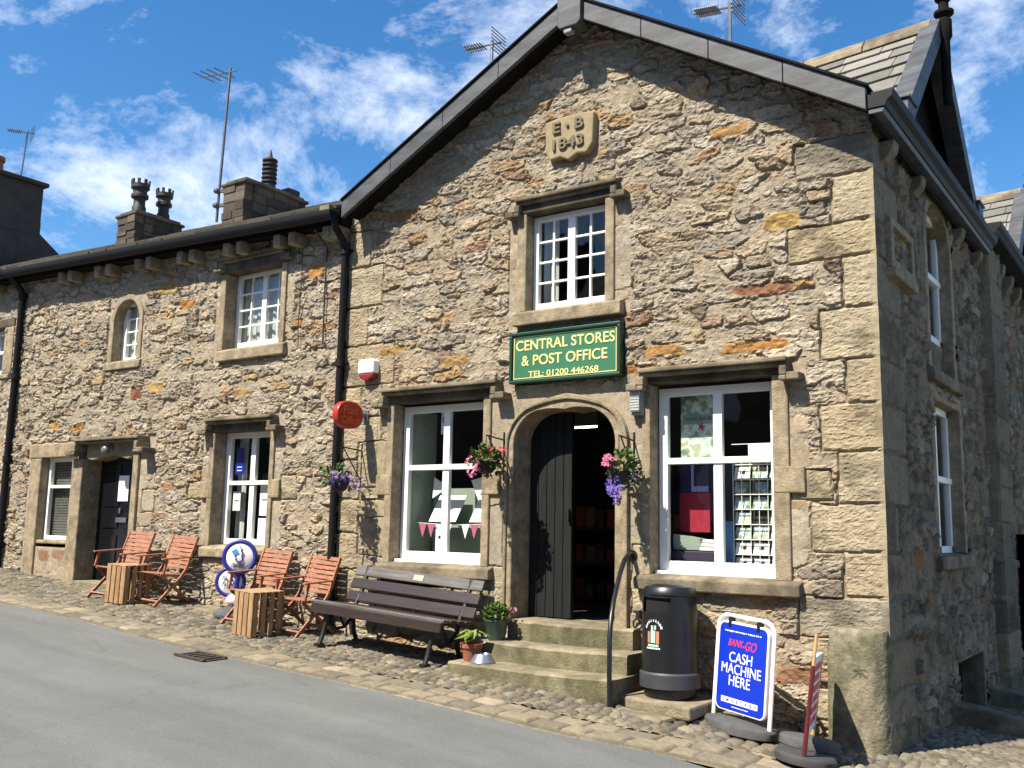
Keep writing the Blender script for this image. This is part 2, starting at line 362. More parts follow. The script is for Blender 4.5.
def rubble(U, V, seed, cw, ch, pal, mortar=(.345, .288, .208), m0=.13, hmax=.05, warp=1.0, blocky=3.6, flush=.024, mortar_noise=.016, dark=.0):
    """random rubble masonry, pointed nearly flush: stones break through the mortar where their rough faces stand higher"""
    u = U+warp*(.060*fbm(U*2.2, V*3.5, seed+5, 3)*2+.026*fbm(U*9, V*11, seed+6, 3)*2+.010*fbm(U*30, V*34, seed+9, 2)*2)
    v = V+warp*(.055*fbm(U*1.4, V*2.2, seed+7, 3)*2+.020*fbm(U*9, V*12, seed+8, 3)*2+.008*fbm(U*30, V*34, seed+10, 2)*2)
    F1, F2, I1, J1, DX, DY = worley(u, v, seed, cw, ch, blocky)
    e = F2-F1
    rnd = [_hash(I1, J1, seed+50+k) for k in range(8)]
    # chisel chips: small angular facets inside each stone
    c1, c2, a1, b1, cx, cy = worley(U+.02*fbm(U*12, V*12, seed+60, 2)*2+rnd[3]*.3, V+.014*fbm(U*14, V*14, seed+61, 2)*2, seed+62, .085, .045, 2.4, rowvar=False)
    q1, q2, q3 = _hash(a1, b1, seed+63), _hash(a1, b1, seed+64), _hash(a1, b1, seed+65)
    chip = (q1-.5)*.016+cx*(q2-.5)*.030+cy*(q3-.30)*.034
    chip = chip*sstep(0, .10, c2-c1)
    rough = fbm(U*8+rnd[3]*50, V*13, seed+80, 4)*.6+.26-np.abs(fbm(U*11+rnd[3]*30, V*19, seed+82, 4))*1.9; fine = fbm(U*34, V*44, seed+81, 3)+.5*(vnoise(U*85, V*85, seed+83)-.5)
    m = m0*(.35+.9*rnd[0])+.16*fbm(U*4, V*5, seed+70, 3)
    edge = sstep(m-.02, m+.05, e)
    hs = flush+hmax*(rnd[1]-.30)
    stone = hs+DX*(rnd[2]-.5)*.040+DY*(rnd[4]-.30)*.046+rough*.021+chip*.75+fine*.007
    stone = stone*edge-.018*(1-edge)
    mort = flush*.82+mortar_noise*2*fbm(U*5, V*6.5, seed+90, 4)+.013*fbm(U*26, V*32, seed+91, 3)+.005*(vnoise(U*80, V*80, seed+94)-.5)
    raked = sstep(.08, .26, fbm(U*1.7, V*2.3, seed+92, 3))*.018               # stretches where the pointing has weathered back
    mort = mort-raked
    h = np.maximum(stone, mort)
    k = sstep(-.003, .004, stone-mort)
    base = pick(pal, rnd[5]); base = base*(.80+.38*rnd[6])[..., None]
    mott = (1+.62*fbm(U*13+rnd[3]*9, V*20, seed+95, 4)*2*.6+.22*fbm(U*55, V*70, seed+96, 2)*2)[..., None]
    base = base*.74+np.array(mortar)*.26
    lich = sstep(.10, .24, fbm(U*6+rnd[7]*5, V*8, seed+99, 4))[..., None]*.30
    base = base*mott; base = base*(1-lich)+np.array((.43, .405, .34))*lich if not dark else base
    mo = np.array(mortar)*(1+.42*fbm(U*5, V*6, seed+97, 4)*2*.6+.2*fbm(U*45, V*45, seed+98, 2)*2)[..., None]
    k = k[..., None]
    return h, base*k+mo*(1-k)

def cobbles(U, V, seed, cw, ch, pal, mortar):
    u = U+.018*fbm(U*5, V*5, seed+5, 3)*2; v = V+.04*fbm(U*1.1, V*1.1, seed+7, 2)*2+.012*fbm(U*7, V*7, seed+8, 2)*2
    F1, F2, I1, J1, DX, DY = worley(u, v, seed, cw, ch, 3.0, .5, .3, .85, .35)
    e = F2-F1; rnd = [_hash(I1, J1, seed+50+k) for k in range(6)]
    edge = sstep(.06, .19, e); dome = sstep(.05, .75, e)
    h = edge*(.030+.016*rnd[1]+.006*dome+DX*(rnd[2]-.5)*.03+.016*fbm(U*16, V*16, seed+80, 4))+.004*fbm(U*30, V*30, seed+81, 2)
    base = pick(pal, rnd[5])*(.72+.55*rnd[4])[..., None]*(1+.5*fbm(U*12, V*12, seed+95, 4)*2*.6)[..., None]
    k = sstep(.03, .16, e)[..., None]
    return h, base*k+np.array(mortar)*(1-k)
def blocks(U, V, H, C, rects, seed, pal=None, hb=.024, tool=.010, joint=.011, mortar=(.33, .275, .19)):
    """squared dressed blocks laid over the rubble field"""
    for i, (a, b, c, d, col) in enumerate(rects):
        wob = .020*fbm(U*7, V*7, seed+i, 3)*2
        e = np.minimum(np.minimum(U-a, b-U), np.minimum(V-c, d-V))+wob
        ins = e > -joint
        t = sstep(.0, .012, e)
        hh = t*(hb+tool*1.5*fbm(U*18, V*50, seed+i*3, 3)+tool*1.0*fbm(U*55, V*90, seed+i*5, 2)+.014*fbm(U*4, V*5, seed+i, 2))
        H = np.where(ins, hh, H)
        stn = 1-.45*sstep(.06, .24, fbm(U*2.3+i*7, V*3.1, seed+i+40, 4))[..., None]
        cc = np.array(col)*stn*(1+.34*fbm(U*7+i*3, V*9, seed+i, 4)*2*.7)[..., None]*(1+.2*fbm(U*50, V*70, seed+i, 2))[..., None]
        cc = cc*t[..., None]+np.array(mortar)*(1-t)[..., None]
        C = np.where(ins[..., None], cc, C)
    return H, C

def grid_mesh(name, U, V, H, C, fn, keep, m, parent=None, kind=None):
    """U,V,H 2-D arrays -> displaced mesh; keep(uc,vc) tells which quads stay"""
    nv, nu = U.shape
    P = fn(U, V, H); co = np.stack(P, -1).reshape(-1, 3)
    idx = np.arange(nu*nv).reshape(nv, nu)
    q = np.stack([idx[:-1, :-1], idx[:-1, 1:], idx[1:, 1:], idx[1:, :-1]], -1).reshape(-1, 4)
    uc = ((U[:-1, :-1]+U[1:, 1:])/2).ravel(); vc = ((V[:-1, :-1]+V[1:, 1:])/2).ravel()
    if keep is not None: q = q[keep(uc, vc)]
    used = np.unique(q); mp_ = np.full(nu*nv, -1); mp_[used] = np.arange(len(used)); q = mp_[q]; co = co[used]; cc = C.reshape(-1, 3)[used]
    me = bpy.data.meshes.new(name); me.vertices.add(len(co)); me.vertices.foreach_set('co', co.ravel().astype(np.float32))
    me.loops.add(q.size); me.loops.foreach_set('vertex_index', q.ravel().astype(np.int32))
    me.polygons.add(len(q)); me.polygons.foreach_set('loop_start', np.arange(0, q.size, 4, dtype=np.int32))
    me.polygons.foreach_set('use_smooth', np.full(len(q), m is not M_WALL))
    me.update(calc_edges=True); me.validate()
    ca = me.color_attributes.new('col', 'FLOAT_COLOR', 'POINT')
    ca.data.foreach_set('color', np.concatenate([np.clip(cc, .01, .9), np.ones((len(cc), 1))], 1).ravel().astype(np.float32))
    me.materials.append(m); o = link(bpy.data.objects.new(name, me))
    if parent is not None: adopt(o, parent)
    if kind: o['kind'] = kind
    return o
def flatten(U, V, H, rects, lim=.018):
    for a, b, c, d in rects: H = np.where((U > a) & (U < b) & (V > c) & (V < d), np.minimum(H, lim), H)
    return H
def inrect(u, v, r): return (u > r[0]) & (u < r[1]) & (v > r[2]) & (v < r[3])

# ------------------------------------------------------------------ ground shape
KX = np.array([-60, -40, -17, -15.3, -13.4, -11.3, -10, -8.7, -7.5, -6, -5, -4, -3.2, -2.5, -2.06, 0, 6, 60.])
KZ = np.array([3.0, 2.4, 1.0, .87, .75, .665, .59, .48, .42, .34, .29, .22, .13, .03, -.03, -.12, -.4, -1.5])
def zw(x): return np.mean([np.interp(np.asarray(x)+d, KX, KZ) for d in np.linspace(-.6, .6, 9)], axis=0)
def zg(x, y):
    y = np.asarray(y, float)
    return zw(x)+np.where(y < 0, .03*np.maximum(y, -1.5)+.01*np.minimum(0, np.maximum(y+1.5, -4)), -.035*np.minimum(y, 30))
def G(x, y, dz=0): return (x, y, float(zg(x, y))+dz)
SLOPE = R(3.1)

# road: one sheet to the horizon
xs = np.concatenate([[-900, -300, -120, -60], np.arange(-40, 8.01, .4), [14, 40, 120, 300, 900]]); ys = np.concatenate([[-900, -300, -100, -40, -20], np.arange(-12, 10.01, .25), [14, 20, 40, 100, 300, 900]])
X, Y = np.meshgrid(xs, ys)
Zr = zg(np.clip(X, -60, 60), Y)+.010*fbm(X*.9, Y*.9, 3, 3)-.02
Zr = np.where((Y > -1.35) & (X < 1.8) & (X > -40), Zr-.10, Zr)
Cr = np.ones(X.shape+(3,))
grid_mesh('road', X, Y, Zr, Cr, lambda u, v, h: (u, v, h), None, M_ASPH, kind='structure')

# cobbled pavement, displaced setts
def kerb_y(x): return -1.74+.36*sstep(-4.2, -2.6, np.asarray(x, float))-.0*x
def pavement(name, x0, x1, y0, y1, res, seed):
    x = np.arange(x0, x1+res, res); s = np.linspace(0, 1, int((y1-y0)/res)+1); U, S = np.meshgrid(x, s)
    yk = kerb_y(U)+.40 if y0 < 0 else U*0+y0
    V = yk+(y1-yk)*S
    h, c = cobbles(U, V, seed, .090, .125, PAL_COB, (.075, .065, .045))
    moss = sstep(.02, .22, fbm(U*1.3, V*1.3, seed+3, 3))[..., None]*.55
    c = c*(1-moss*.5)+np.array((.20, .19, .10))*moss*.5
    Z = zg(U, V)+h*.8-.022
    grid_mesh(name, U, V, Z, c, lambda u, v, w: (u, v, w), None, M_COB, kind='structure')
pavement('pavement', -17.5, 2.2, -1.4, .12, .0125, 201)
def side_pavement():
    x = np.arange(-2.3, 2.2, .017); y = np.arange(.12, 9, .017); U, V = np.meshgrid(x, y)
    h, c = cobbles(U, V, 207, .078, .105, PAL_COB, (.08, .072, .046))
    moss = sstep(-.05, .2, fbm(U*1.1, V*1.1, 209, 3))[..., None]*.8
    c = c*(1-moss*.5)+np.array((.22, .215, .10))*moss*.5
    grid_mesh('side_pavement', U, V, zg(U, V)+h*.5-.012, c, lambda u, v, w: (u, v, w), None, M_COB, kind='structure')
side_pavement()
def kerb():
    res = .0155
    x = np.arange(-19, 2.2, res); s = np.arange(-.02, .44, res); U, S = np.meshgrid(x, s); V = kerb_y(U)+S
    row = np.floor(S/.205); off = row*.17
    gl = .25; k = (U+off)/gl+.35*(vnoise((U+off)/gl, row, 5)-.5); ix = np.floor(k); fx = k-ix; fy = S/.205-row
    e = np.minimum(np.minimum(fx, 1-fx)*gl, np.minimum(fy, 1-fy)*.205)+.010*fbm(U*9, V*9, 4, 2)*2
    t = sstep(.002, .022, e); r = _hash(ix, row, 11); r_ = _hash(ix, row, 12)
    h = t*(.012+.012*r+.012*fbm(U*7, V*7, 8, 3))
    c = pick([((.275, .23, .16), 4), ((.225, .195, .14), 4), ((.30, .255, .18), 2), ((.185, .165, .125), 2)], r_)*(.85+.3*_hash(ix, row, 15))[..., None]*(1+.5*fbm(U*10, V*10, 9, 4))[..., None]
    c = c*t[..., None]+np.array((.11, .095, .065))*(1-t)[..., None]
    edge = sstep(-.02, .006, S)
    grid_mesh('kerb', U, V, zg(U, V)-.022+(h+.018)*edge, c, lambda u, v, w: (u, v, w), None, M_COB, kind='structure')
kerb()

# ================================================================== MAIN BUILDING
XC = -2.06; XL = -8.02
APX, APZ = -4.93, 6.86
def gable_z(x): return np.where(x < APX, APZ+(x-APX)*.523, APZ-(x-APX)*.58)
shop = thing('post_office_building', 'tall stone shop with wide gable, arched doorway and two large ground floor windows', 'building', G(-5, 0))

def arch(xl, xr, zs, zapex, n=14, xa=None, tip=.14):
    """Tudor arch polyline from left springing to right springing: round shoulders, nearly straight slopes"""
    xa = (xl+xr)/2 if xa is None else xa; pts = []
    for sgn, xs_ in ((1, xl), (-1, xr)):
        half = []
        w = abs(xa-xs_)
        for i in range(n+1):
            t = i/n; a = t*math.pi/2
            ex = w*(1-math.cos(a)**1.0); ez = (zapex-zs)*(math.sin(a)**.72)
            straight = t**2.2; lx = w*t; 
            xx = xs_+sgn*(ex*(1-straight)+w*t*straight) if t < 1 else xa
            zz = zs+ez*(1-tip*.0)
            half.append((xx, zz))
        pts.append(half)
    return pts[0]+pts[1][::-1][1:]
def tudor(xl, xr, zs, za, xa=None, rr=.30, n=9):
    """four-centred arch: quarter arcs of radius rr at the shoulders then straight lines to the apex"""
    xa = (xl+xr)/2 if xa is None else xa
    L_ = []
    ang = math.atan2(za-zs-rr*.92, xa-xl-rr)
    for i in range(n+1):
        a = math.pi-(math.pi/2-ang)*i/n*1.0
        L_.append((xl+rr+rr*math.cos(a), zs+rr*math.sin(a)))
    p = L_[-1]
    for t in (.25, .5, .75): L_.append((p[0]+(xa-p[0])*t, p[1]+(za-p[1])*t+.012*math.sin(math.pi*t)))
    Rr = []
    for i in range(n+1):
        a = (math.pi/2-ang)*i/n
        Rr.append((xr-rr+rr*math.cos(a), zs+rr*math.sin(a)))
    p = Rr[-1]
    for t in (.25, .5, .75): Rr.append((p[0]+(xa-p[0])*t, p[1]+(za-p[1])*t+.012*math.sin(math.pi*t)))
    return L_+[(xa, za)]+Rr[::-1]

DI = tudor(-5.60, -4.445, 2.44, 2.77, -5.00, .34)       # inner door arch
DO = tudor(-5.69, -4.30, 2.43, 2.93, -4.97, .42)
# openings cut in the wall sheet (u0,u1,v0,v1)
FRONT_OPEN = [(-7.24, -5.97, 1.18, 2.98), (-4.10, -2.90, 1.18, 2.98), (-5.52, -4.52, 3.75, 4.90)]
def in_door(u, v):
    zt = np.interp(u, [p[0] for p in DO], [p[1] for p in DO])
    return (u > -5.645) & (u < -4.37) & (v < zt-.05)

QUO = [(.37, .30, .20), (.40, .335, .23), (.35, .29, .19), (.325, .285, .215), (.385, .315, .20)]
rq = random.Random(5)
def quoins(xe, sgn, z0, z1, long=.60, short=.31, rng=rq, hh=(.25, .42)):
    z = z0; out = []; k = 0
    while z < z1:
        h = rng.uniform(*hh); l = (long if k % 2 else short)*rng.uniform(.75, 1.2)
        a, b = (xe-l, xe+.1) if sgn < 0 else (xe-.1, xe+l)
        out.append((a, b, z, min(z+h, z1+.2), QUO[rng.randrange(len(QUO))])); z += h+.012; k += 1
    return out
QZ = quoins(XC, -1, -.2, 4.75)

def front_wall():
    res = .0122
    x = np.arange(XL, XC+.001, res); x[-1] = XC; z = np.arange(-.1, 6.9, res); U, V = np.meshgrid(x, z)
    h, c = rubble(U, V, 11, .35, .122, PAL_STONE, m0=.09, hmax=.030)
    low = sstep(3.2, 1.2, V)[..., None]*.5
    c = c*(1-low*.25)+c*np.array((1.12, 1.0, .80))*low*.25
    # harled / dressed zone round the door
    zone = sstep(-.05, .06, np.minimum(np.minimum(U+6.02, -4.12-U), np.minimum(V-.2, 3.02-V))+.08*fbm(U*3, V*3, 44, 3))
    hz = .022+.020*fbm(U*20, V*20, 45, 3)+.014*fbm(U*55, V*55, 46, 2)
    cz = np.array((.37, .31, .222))*(1+.35*fbm(U*5, V*6, 47, 4)*2*.7)[..., None]
    h = h*(1-zone)+hz*zone; c = c*(1-zone[..., None])+cz*zone[..., None]
    rects = list(QZ)
    rects += quoins(XL+.02, 1, .4, 4.9, .62, .34, random.Random(9), (.30, .48))
    for (a, b, s, d) in ((-7.75, -7.32, 2.05, 2.55), (-7.7, -7.3, 1.3, 1.72), (-2.80, -2.45, 1.9, 2.15), (-5.95, -5.72, 1.25, 1.85), (-4.28, -4.1, .9, 1.5)):
        rects.append((a, b, s, d, QUO[rq.randrange(5)]))
    # foundation courses of big stones beneath the windows
    xx = -7.4
    while xx < -6.0:
        w = rq.uniform(.4, .6); rects.append((xx, xx+w, .72, 1.02, (.38, .32, .23))); xx += w+.012
    h, c = blocks(U, V, h, c, rects, 300)
    # a few long orange stones as in the wall
    for k, (a, b, s, d, col) in enumerate([(-3.42, -2.72, 3.17, 3.27, (.44, .23, .08)), (-3.25, -2.70, 3.66, 3.76, (.30, .15, .09)), (-3.0, -2.62, 4.22, 4.38, (.46, .30, .11)), (-4.12, -3.75, 3.2, 3.32, (.44, .25, .09)),
                                           (-4.9, -4.55, 5.25, 5.38, (.42, .30, .16)), (-4.35, -4.02, 3.06, 3.15, (.40, .20, .08)), (-7.45, -6.95, 5.05, 5.18, (.34, .19, .09)), (-6.6, -6.2, 3.3, 3.42, (.42, .27, .12)),
                                           (-7.5, -7.1, 3.5, 3.6, (.45, .26, .09)), (-3.5, -3.1, 5.15, 5.28, (.42, .25, .10)), (-3.3, -2.9, .62, .76, (.43, .28, .12)), (-2.95, -2.55, .42, .56, (.30, .17, .10)), (-4.1, -3.6, .78, .88, (.44, .28, .11))]):
        cx, cz, rx, rz = (a+b)/2, (s+d)/2, (b-a)/2, (d-s)/2
        dd = (np.abs((U-cx)/rx)**4+np.abs((V-cz)/rz+.3*(U-cx)/rx*(vnoise(U*0+k, U*0, 3)-.5))**4)**(1/4)+.75*fbm(U*8, V*12, 500+k, 3)
        t = sstep(1.0, .82, dd)
        c = c*(1-t[..., None])+np.array(col)*.80*(1+.8*fbm(U*16, V*22, 510+k, 3))[..., None]*t[..., None]
        h = h*(1-t)+(.030+.05*fbm(U*9, V*14, 520+k, 4))*t
    h = flatten(U, V, h, [(-7.47, -5.64, 1.09, 3.12), (-4.30, -2.63, 1.09, 3.095), (-5.71, -4.29, 3.62, 4.99), (-5.62, -4.34, 3.04, 3.57), (-5.27, -4.63, 5.26, 5.77), (-5.71, -4.29, .7, 2.95)])
    e = sstep(XC-.05, XC, U); edge = .020+.010*fbm(V*3.1, V*0+2, 71, 3)
    h = h*(1-e)+edge*e; U = np.where(U >= XC-1e-6, XC+edge, U)
    keep = lambda u, v: (v < gable_z(u)) & ~in_door(u, v) & ~np.any([inrect(u, v, r) for r in FRONT_OPEN], axis=0)
    grid_mesh('wall', U, V, h, c, lambda u, v, w: (u, -w, v), keep, M_WALL, shop)
front_wall()

SIDE_OPEN = [(1.72, 3.06, 1.32, 2.98), (1.70, 2.92, 3.2, 4.70), (2.33, 3.74, -.5, .46), (6.2, 7.6, -.6, 1.68)]
def in_sarch(u, v):
    return (u > 1.70) & (u < 2.92) & (v > 3.5) & (v < 4.55+.45*np.sqrt(np.clip(1-((u-2.31)/.61)**2, 0, 1)))
rs_ = random.Random(3)
def side_wall():
    res = .02
    y = np.arange(0, 12, res); z = np.arange(-.7, 6.95, res); U, V = np.meshgrid(y, z)
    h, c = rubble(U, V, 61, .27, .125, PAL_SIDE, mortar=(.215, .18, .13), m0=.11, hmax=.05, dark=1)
    rects = []
    for i, (a, b, s, d, col) in enumerate(QZ):
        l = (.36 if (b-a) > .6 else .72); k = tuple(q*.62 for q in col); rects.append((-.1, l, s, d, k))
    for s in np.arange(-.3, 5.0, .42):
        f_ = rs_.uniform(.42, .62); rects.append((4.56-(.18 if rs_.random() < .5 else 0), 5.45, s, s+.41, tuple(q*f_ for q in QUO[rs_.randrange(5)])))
    h, c = blocks(U, V, h, c, rects, 700, mortar=(.22, .19, .14))
    bt = sstep(4.54, 4.57, U)*sstep(5.47, 5.44, U); h = h+bt*.12
    e = sstep(.05, 0, U); edge = .020+.010*fbm(V*3.1, V*0+2, 71, 3)
    h = h*(1-e)+edge*e; U = np.where(U <= 1e-6, -edge, U)
    def keep(u, v):
        return (v < np.where(u > 4.6, 5.3, 5.08)) & ~np.any([inrect(u, v, r) for r in SIDE_OPEN], axis=0) & ~in_sarch(u, v)
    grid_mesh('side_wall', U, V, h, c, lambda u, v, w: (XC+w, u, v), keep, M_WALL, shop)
side_wall()
MB().box((XL, 11.7, -.5), (XC, 11.95, 7)).build('rear_wall', M_DARKST, shop)
MB().box((XL-.02, .1, .2), (XL+.12, 11.7, 5.1)).build('party_wall', M_DARKST, shop)

# ---- generic slate slope
def slates(mb, p0, ex, es, length, slope_len, rng, lo=(.30, .60), course=.26, th=.022, cols=((.205, .20, .18), (.17, .168, .155), (.24, .23, .205), (.14, .14, .13))):
    """p0: eave start, ex: along eaves, es: up the slope; real overlapping stone slates"""
    p0, ex, es = Vector(p0), Vector(ex).normalized(), Vector(es).normalized(); n = ex.cross(es)
    if n.z < 0: n = -n
    s = 0; k = 0
    while s < slope_len-.02:
        hgt = course*(1-.35*s/slope_len); x = -rng.uniform(0, .3)
        while x < length:
            w = rng.uniform(*lo); a, b = max(x, 0), min(x+w-.008, length)
            if b-a > .03:
                q = cols[rng.randrange(len(cols))]; j = rng.uniform(.85, 1.15); mb.col = tuple(v*j for v in q)
                dz = rng.uniform(0, .008); top = min(s+hgt+.06, slope_len); ja = rng.uniform(-.012, .012)
                A = p0+ex*a+es*(s+ja)+n*(.03+dz); B = p0+ex*b+es*(s-ja)+n*(.03+dz)
                Cc = p0+ex*b+es*top+n*.004; Dd = p0+ex*a+es*top+n*.004
                mb.hexa([A-n*th, B-n*th, Cc-n*th, Dd-n*th, A, B, Cc, Dd])
            x += w
        s += hgt; k += 1
    mb.col = (1, 1, 1)

# main roof slopes (mostly hidden behind the verges)
def roof_slab(x0, z0, x1, z1, y0, y1, th=.12):
    mb = MB(); v = []
    for y in (y0, y1):
        v += [(x0, y, z0), (x1, y, z1), (x1, y, z1+th), (x0, y, z0+th)]
    mb.add(v, [(0, 1, 2, 3), (7, 6, 5, 4), (0, 4, 5, 1), (1, 5, 6, 2), (2, 6, 7, 3), (3, 7, 4, 0)]); return mb
P_ = .33
fxz0 = lambda a, b, d: (a, d, b)
rf = MB()
zl = APZ-.03+(-8.06-APX)*.523; zr = APZ-.03-(-2.0-APX)*.58
for (xa_, za_, xb_, zb_) in ((-8.06, zl, APX, APZ-.03), (APX, APZ-.03, -2.0, zr)):
    v = []
    for y in (-.05, 11.9): v += [(xa_, y, za_), (xb_, y, zb_), (xb_, y, zb_+.08), (xa_, y, za_+.08)]
    rf.add(v, [(0, 1, 2, 3), (7, 6, 5, 4), (0, 4, 5, 1), (1, 5, 6, 2), (2, 6, 7, 3), (3, 7, 4, 0)])
roof = rf.build('roof', mat('roof slate dark', (.16, .15, .14), .85, .2, 8, .3, 60), shop)
# verge boards along the gable
def verge(x0, z0, x1, z1, h=.20):
    vb = MB(); n = 4; ms = .006      # board in lengths, butted with a hairline joint
    for k in range(n):
        a, b = k/n, (k+1)/n; xa, xb = x0+(x1-x0)*a+ms*(k > 0)*.5, x0+(x1-x0)*b-ms*(k < n-1)*.5; za, zb = z0+(z1-z0)*a, z0+(z1-z0)*b
        vb.hexa([(xa, -P_, za), (xb, -P_, zb), (xb, -P_+.05, zb), (xa, -P_+.05, za), (xa, -P_, za+h), (xb, -P_, zb+h), (xb, -P_+.05, zb+h), (xa, -P_+.05, za+h)])
    vb.build('verge_board', M_VERGE, shop, bevel=.005)
verge(-7.88, 5.115, -4.95, 6.614); verge(-4.70, 6.611, -2.0, 5.002)
sf = MB()
for (xa_, za_, xb_, zb_) in ((-7.88, 5.21, -4.90, 6.75), (-4.75, 6.745, -2.0, 5.11)):
    sf.hexa([(xa_, -P_+.052, za_-.05), (xb_, -P_+.052, zb_-.05), (xb_, .02, zb_-.05), (xa_, .02, za_-.05), (xa_, -P_+.052, za_+.03), (xb_, -P_+.052, zb_+.03), (xb_, .02, zb_+.03), (xa_, .02, za_+.03)])
sf.build('soffit', M_SOFF, shop)
vc = MB()   # thin capping along the top edge of each verge
vc.hexa([(-7.89, -P_-.02, 5.317), (-4.82, -P_-.02, 6.888), (-4.82, .1, 6.888), (-7.89, .1, 5.317), (-7.89, -P_-.02, 5.335), (-4.82, -P_-.02, 6.906), (-4.82, .1, 6.906), (-7.89, .1, 5.335)])
vc.hexa([(-4.80, -P_-.02, 6.873), (-1.98, -P_-.02, 5.192), (-1.98, .1, 5.192), (-4.80, .1, 6.873), (-4.80, -P_-.02, 6.896), (-1.98, -P_-.02, 5.215), (-1.98, .1, 5.215), (-4.80, .1, 6.896)])
vc.build('verge_capping', M_SOFF, shop)
kp = MB(); kp.prism([(-4.93, 7.12), (-4.93, 6.56), (-4.90, 6.52), (-4.70, 6.52), (-4.66, 6.56), (-4.66, 7.12)], fxz0, -P_-.055, -P_+.12); kp.build('apex_post', M_VERGE, shop, bevel=.012)
MB().box((-4.86, -P_-.04, 6.47), (-4.77, -P_+.04, 6.519)).build('post_foot', M_LAMPB, shop, bevel=.01)

# ---- stone window furniture
def fxz(a, b, d): return (a, d, b)
def hood(parent, x0, x1, z, m=M_DARKST, drop=.16, p=.155, stop=.11, th=.042, fn=None):
    mb = MB()
    mb.box((x0, -p, z-th), (x1, .05, z)); mb.box((x0, -p+.03, z-th-.035), (x1, .03, z-th))
    for s, xe in ((-1, x0), (1, x1)):
        mb.box((xe, -p, z-drop-.0), (xe-s*.065, .05, z-th-.036)); mb.box((xe, -p-.012, z-drop-.045), (xe+s*stop, .05, z-drop+.022)); mb.box((xe-s*.065, -p-.01, z-drop-.045), (xe, .05, z-drop-.002))
    return mb
LINT = []
def surround(x0, x1, z0, z1, wl, wr, depth, lint=.24, y=-.045, jog=True):
    """jambs either side of the opening and a lintel over it; deep reveals"""
    mb = MB()
    for s, xe, w in ((-1, x0, wl), (1, x1, wr)):
        mb.box((xe, y, z0), (xe+s*w, depth, z1))
        if jog: zm = z0+(z1-z0)*.42; mb.box((xe+s*.012, y-.006, zm), (xe+s*(w+.13), .05, zm+.22))
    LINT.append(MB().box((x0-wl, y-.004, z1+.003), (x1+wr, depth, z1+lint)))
    return mb
def sill(x0, x1, z, h=.12, p=.11, back=.16):
    mb = MB()
    mb.prism([(-p, z-h), (-p, z-.02), (-.02, z+.012), (back, z+.03), (back, z-h)], lambda a, b, d: (d, a, b), x0, x1); return mb
def sash(parent, x0, x1, z0, z1, y, cols, rows, bars=None, stile=.075, mull=.075, barw=.022, rail=.05, t=.06, bottom=.08, top=.075):
    """cols: casements; rows: list of heights fractions for rails; bars (nx,ny) glazing bars in each light"""
    mb = MB()
    mb.box((x0, y, z0), (x0+stile, y+t, z1)); mb.box((x1-stile, y, z0), (x1, y+t, z1))
    mb.box((x0+stile, y, z0), (x1-stile, y+t, z0+bottom)); mb.box((x0+stile, y, z1-top), (x1-stile, y+t, z1))
    gx0, gx1, gz0, gz1 = x0+stile, x1-stile, z0+bottom, z1-top
    w = (gx1-gx0-(cols-1)*mull)/cols
    for i in range(1, cols): a = gx0+i*w+(i-1)*mull; mb.box((a, y+.004, gz0), (a+mull, y+t-.004, gz1))
    for fr in rows:
        zz = gz0+(gz1-gz0)*fr; mb.box((gx0, y-.012, zz-rail/2), (gx1, y+t+.01, zz+rail/2))
    if bars:
        for i in range(cols):
            a0 = gx0+i*(w+mull)
            for k in range(1, bars[0]): a = a0+w*k/bars[0]; mb.box((a-barw/2, y+.012, gz0), (a+barw/2, y+t-.012, gz1))
            for k in range(1, bars[1]): b = gz0+(gz1-gz0)*k/bars[1]; mb.box((a0, y+.015, b-barw/2), (a0+w, y+t-.015, b+barw/2))
    f = mb.build('window', M_WHITE, parent, bevel=.004)
    g = MB(); g.add([(gx0, y+t*.5, gz0), (gx1, y+t*.5, gz0), (gx1, y+t*.5, gz1), (gx0, y+t*.5, gz1)], [(0, 1, 2, 3)])
    g.build('pane', M_GLASS, f)
    return f
def sub(mb, name, m, f, bevel=.012):
    if name == 'surround' and LINT: LINT.pop().build('lintel', M_SOOTSHADE, f, world=False, bevel=.012)
    return mb.build(name, m, f, world=False, bevel=bevel)

# shop window left
f = sash(shop, -7.20, -5.985, 1.275, 2.93, .12, 2, [.60], None, .085, .085, rail=.055, bottom=.085)
sub(surround(-7.21, -5.985, 1.23, 2.955, .10, .095, .20, lint=.12), 'surround', M_DRESS, f)
sub(sill(-7.34, -5.83, 1.23), 'sill', M_DARKST, f); sub(hood(f, -7.345, -5.76, 3.115), 'hood_mould', M_DARKST, f)
sub(MB().box((-7.2, .03, 1.245), (-5.99, .125, 1.275)), 'inner_sill', M_WHITE, f, .004)
# shop window right
f = sash(shop, -4.07, -2.925, 1.275, 2.925, .12, 2, [.60], None, .085, .085, rail=.055, bottom=.085)
sub(surround(-4.08, -2.935, 1.23, 2.955, .085, .14, .20, lint=.10), 'surround', M_DRESS, f)
sub(sill(-4.22, -2.71, 1.23), 'sill', M_DARKST, f); sub(hood(f, -4.16, -2.765, 3.09), 'hood_mould', M_DARKST, f)
sub(MB().box((-4.07, .03, 1.245), (-2.93, .125, 1.275)), 'inner_sill', M_WHITE, f, .004)
# upper window
f = sash(shop, -5.48, -4.575, 3.83, 4.81, .09, 2, [], (2, 4), .06, .085, rail=.05, bottom=.06, top=.055)
sub(surround(-5.485, -4.565, 3.79, 4.82, .115, .10, .18, lint=.17, jog=False), 'surround', M_DRESS, f)
sub(sill(-5.60, -4.36, 3.79, h=.15), 'sill', M_DRESS, f); sub(hood(f, -5.60, -4.405, 4.985, p=.12, stop=.10), 'hood_mould', M_DARKST, f)

